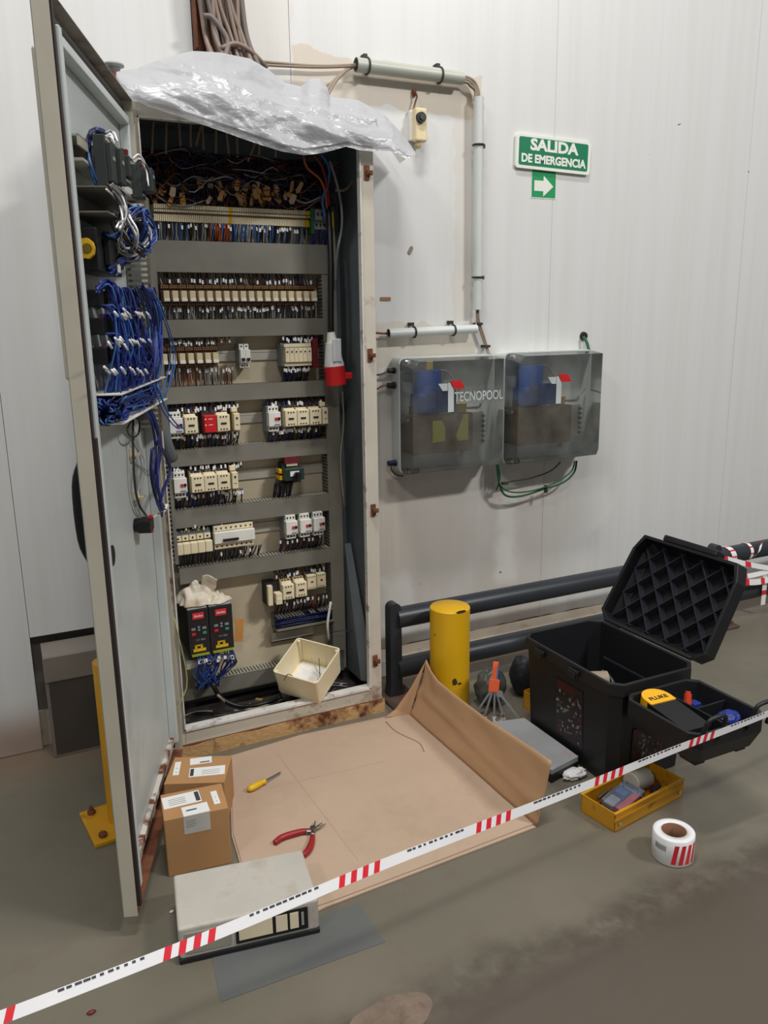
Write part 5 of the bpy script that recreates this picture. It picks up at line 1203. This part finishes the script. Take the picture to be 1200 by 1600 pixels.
# ------------------------------------------------------------------ screwdriver and pliers
a_, b_, c_ = PF(387, 1234, .020), PF(415, 1220, .020), PF(438, 1207, .016)
t = thing('screwdriver', 'yellow handled screwdriver lying on the cardboard', 'screwdriver', a_)
d = (b_-a_).normalized(); Lh = (b_-a_).length
mb = MB(); prof = [(0, .004), (.008, .0095), (.03, .0115), (.06, .0105), (.08, .008), (.092, .0095), (.10, .006)]
for (s0, r0), (s1, r1) in zip(prof, prof[1:]): mb.cyl(a_+d*s0*Lh/.1, a_+d*s1*Lh/.1, r0, r1, 10, caps=False)
mb.cyl(a_, a_+d*.001, .004, .004, 10).build('handle', 'yellow', t); mb = MB().cyl(b_-d*.004, c_, .0032, .0028, 8); mb.build('shaft', 'steel', t)
pm = PF(489, 1297, .016)
t = thing('pliers', 'open long-nose pliers with red grips lying on the cardboard', 'pliers', pm)
def grip(pts, mt='grip_red'):
    P = [PF(x, y, .017) for x, y in pts]; MB().tube(P, .008, 8, 0, sub=6, rad=lambda f: .0055+.0045*math.sin(math.pi*min(1, .15+f*.8))).build('grip', mt, t)
grip([(429, 1317), (440, 1309), (458, 1303), (475, 1299), (487, 1298)]); grip([(474, 1337), (482, 1328), (487, 1316), (489, 1303)])
MB().tube([PF(x, y, .017) for x, y in ((478, 1300), (488, 1297), (493, 1282))], .005, 6, 0, rad=lambda f: .007*(1-f)+.0012).tube([PF(x, y, .017) for x, y in ((488, 1306), (490, 1297), (500, 1292), (509, 1287))], .005, 6, 0, rad=lambda f: .007*(1-f)+.0010).tube([PF(x, y, .019) for x, y in ((492, 1295), (498, 1289), (503, 1286))], .002, 6, 0).build('jaws', 'steel', t)
MB().cyl(pm-Vector((0, 0, .008)), pm+Vector((0, 0, .010)), .009, n=12).build('pivot', 'steel', t)

# ------------------------------------------------------------------ barrier tape stretched across
mat('tape_white', (236, 236, 236), .35, var=.03); mat('tape_red', (222, 40, 56), .35, var=.03)
ZT = .45
pth = [PF(x, y, ZT) for x, y in ((-700, 1850), (-60, 1613), (150, 1533), (300, 1474), (430, 1421), (600, 1350), (750, 1292), (900, 1234), (1050, 1173), (1200, 1115), (1420, 1024), (1700, 905))]
P = spline(pth, 60); acc = [0]
for i in range(1, len(P)): acc.append(acc[-1]+(P[i]-P[i-1]).length)
s0 = min(range(len(P)), key=lambda i: abs(P[i].x-PF(255, 1492, ZT).x)); base = acc[s0]
def at(s_):
    import bisect
    i = min(max(1, bisect.bisect(acc, s_)), len(P)-1); f = (s_-acc[i-1])/max(1e-9, acc[i]-acc[i-1]); return P[i-1].lerp(P[i], f)
t = thing('barrier_tape', 'red and white barrier tape stretched across in front of the work area', 'barrier tape', (.2, -1.35, 0))
mb, pr = MB(), MB(); st = .0125; n = int(acc[-1]/st)-1
def wdir(s_): a_ = .35+.35*math.sin(s_*1.7+.6); return Vector((0, math.sin(a_), math.cos(a_)))
for k in range(n):
    sA, sB = k*st, (k+1)*st; ph = (sA-base) % .318
    red = ph < .100 and int(ph/.0125) % 2 == 0
    pa, pb = at(sA), at(sB); wa, wb = wdir(sA)*.0098, wdir(sB)*.0098; sk = Vector((.0035, 0, 0))
    mb.add([pa-wa-sk, pb-wb-sk, pb+wb+sk, pa+wa+sk], [(0, 1, 2, 3)], 1 if red else 0, True)
    if .145 < ph < .285 and k % 1 == 0:
        nn = (pb-pa).cross(wa).normalized()*.0006; g_ = .4+.5*random.random()
        pr.add([pa+wa*.45+nn, pa.lerp(pb, g_)+wa*.45+nn, pa.lerp(pb, g_)+wa*.85+nn, pa+wa*.85+nn], [(0, 1, 2, 3)]); pr.add([pa+wa*.45-nn, pa.lerp(pb, g_)+wa*.45-nn, pa.lerp(pb, g_)+wa*.85-nn, pa+wa*.85-nn], [(3, 2, 1, 0)])
mb.build('band', ['tape_white', 'tape_red'], t); pr.build('printed_letters', 'print_dark', t)
# tape knotted round the guard rail
t = thing('barrier_tape', 'red and white barrier tape knotted round the guard rail behind the toolbox lid', 'barrier tape', (2.75, Yg, .33))
def ribbon(pts, w2, up, m0=0):
    Pq = spline(pts, 10); mb = MB()
    for i in range(len(Pq)-1):
        u_ = Vector(up)*w2; mb.add([Pq[i]-u_, Pq[i+1]-u_, Pq[i+1]+u_, Pq[i]+u_], [(0, 1, 2, 3)], 1 if (i//3+m0) % 4 == 0 else 0, True)
    mb.build('band', ['tape_white', 'tape_red'], t)
for (x, sl, w2) in ((2.66, .06, .016), (2.82, -.02, .010)):
    ribbon([(x+sl*k/10, Yg+.044*math.cos(a_), .331+.044*math.sin(a_)) for k, a_ in enumerate([2*math.pi*k/10 for k in range(11)])], w2, (1, 0, 0))
ribbon([PX(1119, 868, .02), PX(1150, 877, .02), PX(1180, 884, .03), PX(1215, 890, .03)], .013, (0, .2, .97), 3)
ribbon([PX(1165, 910, .02), PX(1185, 909, .02), PX(1205, 905, .02)], .015, (0, .2, .97)); ribbon([PX(1196, 895, .03), PX(1194, 925, .03), PX(1192, 945, .03)], .016, (1, 0, 0), 1)
ribbon([PX(1178, 870, .03), PX(1186, 862, .02), PX(1190, 848, .03)], .010, (.8, 0, .5), 2); ribbon([PX(1120, 885, .02), PX(1160, 900, .03), PX(1200, 893, .03)], .012, (0, .3, .95), 5)

# ------------------------------------------------------------------ black toolbox with open lid
mat('tool_black', (23, 24, 27), .5, var=.10); mat('tool_inner', (20, 20, 23), .6); mat('lid_rib', (52, 53, 62), .42, var=.08)
TX0, TX1, TY0, TY1, TZ = 1.172, 1.520, -.830, -.334, .360
t = thing('toolbox', 'large black plastic toolbox with its ribbed lid open', 'toolbox', (1.35, -.58, 0)); TB = t
def ring(x0, x1, y0, y1, z, c): return [(x0+c, y0, z), (x1-c, y0, z), (x1, y0+c, z), (x1, y1-c, z), (x1-c, y1, z), (x0+c, y1, z), (x0, y1-c, z), (x0, y0+c, z)]
rs = [ring(TX0+.022, TX1-.022, TY0+.022, TY1-.022, .004, .03), ring(TX0+.010, TX1-.010, TY0+.010, TY1-.010, .315, .03), ring(TX0, TX1, TY0, TY1, .318, .035), ring(TX0, TX1, TY0, TY1, TZ, .035),
      ring(TX0+.012, TX1-.012, TY0+.012, TY1-.012, TZ, .03), ring(TX0+.026, TX1-.026, TY0+.026, TY1-.026, .030, .03)]
mb = MB(); V = [p for r in rs for p in r]; F = []
for k in range(5):
    for i in range(8): j = (i+1) % 8; F.append((k*8+i, k*8+j, k*8+8+j, k*8+8+i))
F += [tuple(reversed(range(8))), tuple(40+i for i in range(8))]
mb.add(V, F); mb.build('body', 'tool_black', t, bevel=.003)
for y in (-.46, -.64): MB().box(TX0-.012, TX0, y-.024, y+.024, .330, .346).box(TX0-.016, TX0-.010, y-.018, y+.018, .318, .340).build('latch_hook', 'tool_black', t, bevel=.002)
MB().box(TX1-.034, TX1-.030, -.66, -.42, .235, .242).build('inner_rib', 'lid_rib', t)
# printed labels on the long side and on the near end: dark ground, small coloured pictures
mat('label_black', (28, 22, 22), .35)
def decal(name, org, xdir, nrm, w2, h2, n, seed):
    rnd = random.Random(seed); m_ = frame(org, xdir, nrm); o = MB().tf(m_).box(-w2, w2, -h2, h2, 0, .0008).build(name, 'label_black', t)
    s = MB().tf(m_)
    for i in range(n):
        x, y = rnd.uniform(-w2*.9, w2*.9), rnd.uniform(-h2*.9, h2*.62); a_ = rnd.uniform(.0015, .005); b_ = rnd.uniform(.001, .006)
        s.box(max(-w2, x-a_), min(w2, x+a_), y-b_, y+b_, .0008, .0012, rnd.randrange(5))
    for i in range(3): s.box(-w2*.9, w2*(.9-.3*i), h2*(.9-.09*i)-.003, h2*(.9-.09*i), .0008, .0012, 1)
    s.build('picture_print', ['wire_grey', 'dark_red', 'grey_plastic', 'label_brown', 'dark_grey'], o)
mat('label_brown', (120, 70, 44), .4)
decal('picture_label', (TX0+.0150, -.60, .170), (0, -1, .0), (-1, 0, -.04), .070, .105, 90, 3)
decal('picture_label', (1.335, TY0+.0150, .120), (1, 0, 0), (0, -1, -.04), .070, .07, 70, 5)
# lid: hinged on the far long side, leaning back
ang = math.radians(60); lb = Vector((math.cos(ang), 0, math.sin(ang))); ln = Vector((-math.sin(ang), 0, math.cos(ang)))
LO = Vector((TX1+.006, (TY0+TY1)/2, TZ+.004)); LM = Matrix(((0, lb.x, ln.x, LO.x), (-1, lb.y, ln.y, LO.y), (0, lb.z, ln.z, LO.z), (0, 0, 0, 1)))
hl_ = (TY1-TY0)/2; LW = .350
def oct_(e, z, c0=.035, c1=.036): return [(-hl_+c0-e, -e, z), (hl_-c0+e, -e, z), (hl_+e, c0*.9, z), (hl_+e-.010, LW-c1*1.7, z), (hl_-c1+e, LW+e, z), (-hl_+c1-e, LW+e, z), (-hl_-e+.010, LW-c1*1.7, z), (-hl_-e, c0*.9, z)]
rs = [oct_(0, 0), oct_(.0, -.050), oct_(-.030, -.080), oct_(-.034, -.074), oct_(-.014, -.046), oct_(-.012, 0)]
mb = MB().tf(LM); V = [p for r in rs for p in r]; F = []
for a_, b_ in ((0, 1), (1, 2), (3, 4), (4, 5), (5, 0)):
    for i in range(8): j = (i+1) % 8; F.append((a_*8+i, a_*8+j, b_*8+j, b_*8+i))
F += [tuple(2*8+i for i in range(8)), tuple(3*8+i for i in reversed(range(8)))]
mb.add(V, F); LID = mb.build('lid', 'tool_black', t, bevel=.002)
MB().tf(LM).box(-.12, .12, LW, LW+.022, -.045, .004).build('lid_grip', 'tool_black', LID, bevel=.004)
inner = [(p[0], p[1]) for p in oct_(-.018, 0)]
def clip_line(p, d):
    lo, hi = -9, 9
    for i in range(8):
        a_, b_ = Vector(inner[i]), Vector(inner[(i+1) % 8]); e = b_-a_; nr = Vector((-e.y, e.x))
        den = nr.dot(d); num = nr.dot(a_-p)
        if abs(den) < 1e-9:
            if num > 0: return None
            continue
        s_ = num/den
        if den > 0: lo = max(lo, s_)
        else: hi = min(hi, s_)
    return (lo, hi) if hi-lo > .02 else None
if sum((inner[i][0]*inner[(i+1) % 8][1]-inner[(i+1) % 8][0]*inner[i][1]) for i in range(8)) < 0: inner.reverse()
for sgn in (-1, 1):
    d = Vector((math.cos(math.radians(48)), sgn*math.sin(math.radians(48)))); nr = Vector((-d.y, d.x))
    for k in range(-6, 7):
        p = Vector((0, LW/2))+nr*k*.066; c_ = clip_line(p, d)
        if not c_: continue
        a_, b_ = p+d*c_[0], p+d*c_[1]; w2 = nr*.0022
        MB().tf(LM).loft([(q.x, q.y, -.072) for q in (a_-w2, b_-w2, b_+w2, a_+w2)], [(q.x, q.y, -.038) for q in (a_-w2*.6, b_-w2*.6, b_+w2*.6, a_+w2*.6)]).build('rib', 'lid_rib', LID)
MB().cyl((TX1+.006, TY0+.04, TZ+.006), (TX1+.006, TY1-.04, TZ+.006), .007, n=10).build('hinge_rod', 'tool_black', t)
# tray on the near end
AX0, AX1, AY0, AY1, AZ = 1.192, 1.485, -1.125, TY0-.004, .332
mb = MB(); rs = [ring(AX0+.03, AX1-.03, AY0+.02, AY1, .232, .02), ring(AX0, AX1, AY0, AY1, .285, .03), ring(AX0, AX1, AY0, AY1, AZ, .03), ring(AX0+.012, AX1-.012, AY0+.012, AY1-.012, AZ, .025), ring(AX0+.018, AX1-.018, AY0+.02, AY1-.018, .262, .02)]
V = [p for r in rs for p in r]; F = []
for k in range(4):
    for i in range(8): j = (i+1) % 8; F.append((k*8+i, k*8+j, k*8+8+j, k*8+8+i))
F += [tuple(reversed(range(8))), tuple(32+i for i in range(8))]
mb.add(V, F); TR = mb.build('end_tray', 'tool_black', t, bevel=.003)
MB().box(1.345, 1.351, AY0+.02, AY1-.018, .262, .318).box(1.351, AX1-.018, -.985, -.979, .262, .318).build('tray_divider', 'tool_black', TR)
for (xa, xb) in ((AX0+.01, AX0+.085), (AX1-.095, AX1-.015)):
    MB().tube([(xa, AY0-.004, .31), (xa, AY0-.020, .365), (xa+.012, AY0-.026, .392), (xb-.012, AY0-.026, .392), (xb, AY0-.020, .365), (xb, AY0-.004, .31)], .0065, 8, 0, sub=3).build('pull_handle', 'tool_black', t)
for x in (AX0+.06, AX1-.07): MB().box(x-.02, x+.02, AY0+.03, AY0+.09, .218, .234).build('tray_foot', 'tool_black', TR, bevel=.003)
# contents
mat('meter_yellow', (240, 178, 30), .45, var=.03)
MM = Matrix.Translation((1.268, -.955, .300)) @ Euler((.10, 0, -.05)).to_matrix().to_4x4()
t = thing('multimeter', 'multimeter in a black and yellow holster lying in the toolbox end tray', 'multimeter', mtx=MM)
P = [(-.046, -.115), (.046, -.115), (.048, .02), (.047, .055)]+[(.047*math.cos(a_), .055+.047*math.sin(a_)) for a_ in [math.pi*k/10 for k in range(1, 10)]]+[(-.047, .055), (-.048, .02)]
MB().tf(MM).prism(P, -.02, .030).build('body', 'black_rubber', t, bevel=.006, seg=3)
P2 = [(-.047, .028), (.047, .028), (.0475, .055)]+[(.0475*math.cos(a_), .055+.0475*math.sin(a_)) for a_ in [math.pi*k/12 for k in range(1, 12)]]+[(-.0475, .055)]
MB().tf(MM).prism(P2, -.018, .0335).build('yellow_end', 'meter_yellow', t, bevel=.003)
text('FLUKE', .022, MM @ Matrix.Translation((0, .052, .0338)), 'black', parent=t, bold=.0006, width=.066)
tag(blob('connector', 'wire_blue', (1.425, -1.035, .292), (.036, .028, .022), .12, 1.6, 5), 'bright blue connector in the toolbox end tray', 'connector')
mat('orange_red', (216, 70, 40), .45)
tag(MB().cyl((1.385, -.915, .275), (1.395, -.905, .322), .013, .011, 12).cyl((1.395, -.905, .322), (1.396, -.904, .328), .008, n=12).build('orange_cap', 'orange_red'), 'small orange cap standing in the toolbox end tray', 'cap')
tag(MB().box(1.40, 1.43, -.93, -.90, .263, .295).build('blue_clip', 'wire_blue', bevel=.004), 'small blue clip beside the orange cap in the end tray', 'clip')
# roll and pincers lying in the main compartment
t = thing('brown_tape_roll', 'brown tape roll hanging on the rim inside the toolbox', 'tape roll', (1.235, -.68, .31))
rc = Vector((1.222, -.690, .318)); MB().cyl(rc+Vector((-.022, .01, 0)), rc+Vector((.030, -.012, .0)), .027, n=20).build('roll', 'wire_beige', t); MB().cyl(rc+Vector((-.030, .013, 0)), rc+Vector((.037, -.015, .0)), .018, n=16).build('core', 'black', t)
tag(MB().tube([(1.262, -.66, .325), (1.282, -.69, .30), (1.275, -.74, .24), (1.262, -.79, .20)], .008, 8, 0, rad=lambda f: .010-.004*f).build('pincer_handle', 'dark_grey'), 'dark curved tool handle inside the toolbox beside the tape roll', 'tool')

# ------------------------------------------------------------------ yellow tray with small parts
mat('core_brown', (120, 82, 58), .8); mat('case_lid', (158, 160, 162), .5, dirt=(176, 128, 126), dirt_scale=5, dirt_lo=.6, dirt_hi=.75); mat('chrome', (196, 196, 196), .22, 1.0); mat('holder_orange', (230, 92, 40), .4); mat('bag_grey', (74, 78, 74), .35, var=.2); mat('bag_black', (24, 27, 34), .6)
mat('drawer_yellow', (204, 146, 30), .42, var=.08, dirt=(120, 82, 30), dirt_scale=10, dirt_lo=.62, dirt_hi=.75)
a_ = math.radians(8.3); m_ = Matrix.Translation((1.047, -.990, 0)) @ Euler((0, 0, a_)).to_matrix().to_4x4(); w2, d2, h2 = .318, .128, .060
t = thing('tool_tray', 'yellow metal tray full of small tools under the toolbox tray', 'tray', mtx=m_)
MB().tf(m_).box(0, w2, 0, d2, 0, .003).box(0, w2, 0, .003, 0, h2).box(0, w2, d2-.003, d2, 0, h2).box(0, .003, 0, d2, 0, h2).box(w2-.003, w2, 0, d2, 0, h2).build('pan', 'drawer_yellow', t)
MB().tf(m_).box(-.003, w2+.003, -.004, 0, .034, .042).box(-.002, w2+.002, -.003, .006, h2-.003, h2+.001).box(-.002, w2+.002, d2-.006, d2+.003, h2-.003, h2+.001).build('folded_edge', 'drawer_yellow', t)
mb = MB().tf(m_)
for x in (.02, w2-.02): mb.cyl((x, -.002, .022), (x, -.005, .022), .005, n=8)
mb.build('rivets', 'zinc', t)
cm_ = m_ @ Matrix.Translation((.095, .050, .052)) @ Euler((.10, -.10, .12)).to_matrix().to_4x4()
clear_mat('case_clear', (236, 240, 246), .82, .05, (200, 214, 232))
t = thing('parts_case', 'clear plastic case of red and blue terminals in the yellow tray', 'case', mtx=cm_)
MB().tf(cm_).box(-.062, .062, -.036, .036, -.014, .012).build('clear_shell', 'case_clear', t, bevel=.003)
MB().tf(cm_).box(-.058, .040, -.033, -.010, -.011, .002).build('red_terminals', 'red', t); MB().tf(cm_).box(.005, .035, .0, .032, -.011, .002).build('blue_terminals', 'wire_lblue', t); MB().tf(cm_).box(-.058, -.01, .0, .032, -.011, .0).build('clear_terminals', 'wire_grey', t)
q0 = m_ @ Vector((.175, .085, .055)); q1 = m_ @ Vector((.245, .082, .052))
t = thing('grey_tin', 'dull grey cylindrical tin lying in the yellow tray', 'tin', q0); MB().cyl(q0, q1, .030, n=22).build('can', 'cover_grey', t, bevel=.002); MB().cyl(q0-(q1-q0).normalized()*.002, q0+(q1-q0).normalized()*.004, .0308, n=22).build('rim', 'zinc', t)
for k, (xa, ya, xb, yb, r, mt, lab) in enumerate(((.03, .10, .15, .112, .006, 'black', 'black tool handle along the back of the yellow tray'), (.12, .02, .20, .03, .007, 'dark_grey', 'dark grey tool handle in front of the grey tin'), (.20, .025, .29, .05, .007, 'wire_navy', 'navy tool handle near the end of the yellow tray'), (.21, .03, .30, .10, .006, 'dark_red', 'dark red tool handle at the end of the yellow tray'), (.06, .115, .13, .115, .005, 'steel', 'bright steel rod along the back of the yellow tray'))):
    A_, B2 = m_ @ Vector((xa, ya, .012+.016*(k % 3))), m_ @ Vector((xb, yb, .030+.004*k)); d_ = (B2-A_).normalized(); t = thing('hand_tool', lab, 'tool', A_)
    MB().cyl(A_, A_.lerp(B2, .6), r, r*.8, 10).build('handle', mt, t); MB().cyl(A_.lerp(B2, .6), B2, r*.35, n=8).build('shaft', 'steel', t)
# ------------------------------------------------------------------ roll of barrier tape standing on the floor
rc = PF(1047, 1338); R_, H_ = .056, .080; rc = Vector((1.118, -1.142, 0))
t = thing('tape_roll', 'roll of red and white barrier tape standing on the floor', 'tape roll', rc)
MB().lathe([(R_-.003, 0), (R_, .003), (R_, H_-.003), (R_-.003, H_), (.034, H_), (.034, 0), (R_-.003, 0)], rc, 40).build('wound_tape', 'tape_white', t)
MB().lathe([(.034, .001), (.034, H_-.001), (.031, H_-.001), (.031, .001), (.034, .001)], rc, 32).build('core', 'core_brown', t)
view = math.atan2(CAM.y-rc.y, CAM.x-rc.x)
for k in range(4):
    a0 = view+math.radians(-2+20*k); mb = MB(); n = 5; Vv = []
    for i in range(n+1):
        a_ = a0+math.radians(12)*i/n; Vv += [rc+Vector(((R_+.0006)*math.cos(a_), (R_+.0006)*math.sin(a_), .010)), rc+Vector(((R_+.0006)*math.cos(a_+.14), (R_+.0006)*math.sin(a_+.14), H_-.012))]
    mb.add(Vv, [(2*i, 2*i+2, 2*i+3, 2*i+1) for i in range(n)], 0, True); mb.build('red_stripe', 'tape_red', t)
mb = MB()
for i in range(7):
    a_ = view-math.radians(50)+i*.09; c_ = rc+Vector(((R_+.0006)*math.cos(a_), (R_+.0006)*math.sin(a_), .052)); mb.tf(frame(c_, (-math.sin(a_), math.cos(a_), 0), (math.cos(a_), math.sin(a_), 0))).box(-.0018, .0018, -.008, .008, 0, .0004)
mb.build('printed_letters', 'wire_grey', t)
# ------------------------------------------------------------------ grey case, wrenches and odds and ends behind the flap
pts = [PF(x, y, .045) for x, y in ((758, 1130), (838, 1117), (908, 1181), (862, 1204))]; c_ = sum(pts, Vector())/4
for p in pts: p.x = min(p.x, 1.176)
t = thing('flat_case', 'flat grey tool case with black base lying behind the cardboard flap', 'case', (c_.x, c_.y, 0))
pl_ = [(p.x, p.y) for p in pts]
if sum(pl_[i][0]*pl_[(i+1) % 4][1]-pl_[(i+1) % 4][0]*pl_[i][1] for i in range(4)) < 0: pl_.reverse()
MB().prism(pl_, .030, .046).build('lid', 'case_lid', t, bevel=.003); MB().prism([(c_.x+(x-c_.x)*1.01, c_.y+(y-c_.y)*1.01) for x, y in pl_], 0, .030).build('base', 'tool_black', t, bevel=.003)
def wrench(p0, p1, w2, name='wrench', parent=None, label=None):
    p0, p1 = Vector(p0), Vector(p1); d = (p1-p0); L_ = d.length; nrm = (CAM-p0); m_ = frame(p0, d, nrm); t_ = parent or thing('wrench', label, 'wrench', p0)
    P = [(0, -w2*.55), (L_*.12, -w2*.38), (L_*.84, -w2*.42), (L_*.90, -w2*.95), (L_*1.0, -w2*1.0), (L_*1.03, -w2*.45), (L_*.965, -w2*.40), (L_*.965, w2*.40), (L_*1.03, w2*.45), (L_*1.0, w2), (L_*.90, w2*.95), (L_*.84, w2*.42), (L_*.12, w2*.38), (0, w2*.55)]
    MB().tf(m_).prism(P, -.0025, .0025).build('spanner' if parent else 'shank', 'chrome', t_, bevel=.0008)
    MB().tf(m_).cyl((0, 0, -.004), (0, 0, .004), w2*1.05, n=14).build('ring_end', 'chrome', t_); return t_
wrench(PF(781, 1084, .10), PF(826, 1141, .050), .012, label='single long wrench lying across the grey tool case')
wt = thing('wrench_set', 'set of chrome wrenches in an orange holder leaning behind the flap', 'wrench set', PF(765, 1115, .02))
for (xa, ya, xb, yb) in ((768, 1078, 744, 1114), (770, 1078, 756, 1122), (773, 1078, 772, 1124), (775, 1080, 786, 1118)):
    wrench(PX(xa, ya, -.20), PX(xb, yb, -.24), .010, parent=wt)
h0, h1 = PX(771, 1082, -.205), PX(774, 1050, -.19); MB().tf(frame(h0, h1-h0, CAM-h0)).box(0, .05, -.020, .020, -.008, .010).box(.050, .115, -.010, .012, -.006, .008).build('holder', 'holder_orange', wt, bevel=.002)
MB().tf(frame(h0, h1-h0, CAM-h0)).box(.050, .095, -.012, -.006, -.004, .010).build('holder_print', 'wire_lblue', wt)
gb = PX(762, 1075, -.10); tag(blob('grey_bag', 'bag_grey', (gb.x-.015, -.14, .072), (.062, .052, .072), .10, 1.4, 3, flat=.001), 'dark grey plastic bag with wrenches leaning on it', 'bag')
bb_ = PX(808, 1065, -.10); tag(blob('black_bag', 'bag_black', (bb_.x+.0, -.13, .082), (.046, .052, .080), .08, 1.2, 8, flat=.001), 'small black cloth bag between grey bag and toolbox', 'bag')
yb = PX(812, 1100, -.22); ym = Matrix.Translation((1.36, -.255, 0)) @ Euler((0, 0, .1)).to_matrix().to_4x4()
t = thing('tool_tray', 'small yellow metal tray beside the far side of the toolbox', 'tray', mtx=ym)
MB().tf(ym).box(-.08, .08, -.04, .04, 0, .003).box(-.08, .08, -.04, -.037, 0, .07).box(-.08, .08, .037, .04, 0, .07).box(-.08, -.077, -.04, .04, 0, .07).box(.077, .08, -.04, .04, 0, .07).build('pan', 'drawer_yellow', t)
MB().tf(ym).box(-.082, .082, -.043, -.037, .038, .045).box(-.082, .082, -.043, -.036, .068, .072).build('folded_edge', 'drawer_yellow', t)
# scraps of white paper
for (x, y, rx_, ry_, rz_, sd, lab) in ((897, 1210, .036, .020, .012, 1.0, 'crumpled white paper scrap on the floor in front of the flat case'), (862, 1133, .012, .010, .016, 4.0, 'small white tissue wedged between flat case and toolbox')):
    p = PF(x, y, .010 if y > 1200 else .058); tag(blob('paper_scrap', 'paper', (p.x, p.y, (.012 if y > 1200 else .058)), (rx_, ry_, rz_), .5, 2.4, sd, nu=30, nv=18, flat=.001 if y > 1200 else .047), lab, 'paper')
# crumbs on the floor
for (x, y, r, mt, lab) in ((143, 1582, .008, 'dark_red', 'dark reddish brown fleck on the bare floor near the tape'), (271, 1424, .005, 'paper', 'small white crumb beside the far edge of the device cover'), (279, 1489, .006, 'paper', 'small white crumb at the black lip of the device cover')):
    p = PF(x, y, .002); tag(blob('crumb', mt, (p.x-.004 if mt == 'paper' else p.x, p.y, .003), (r, r*.6, .003), .3, 2, x, nu=12, nv=8, flat=.0003), lab, 'crumb')
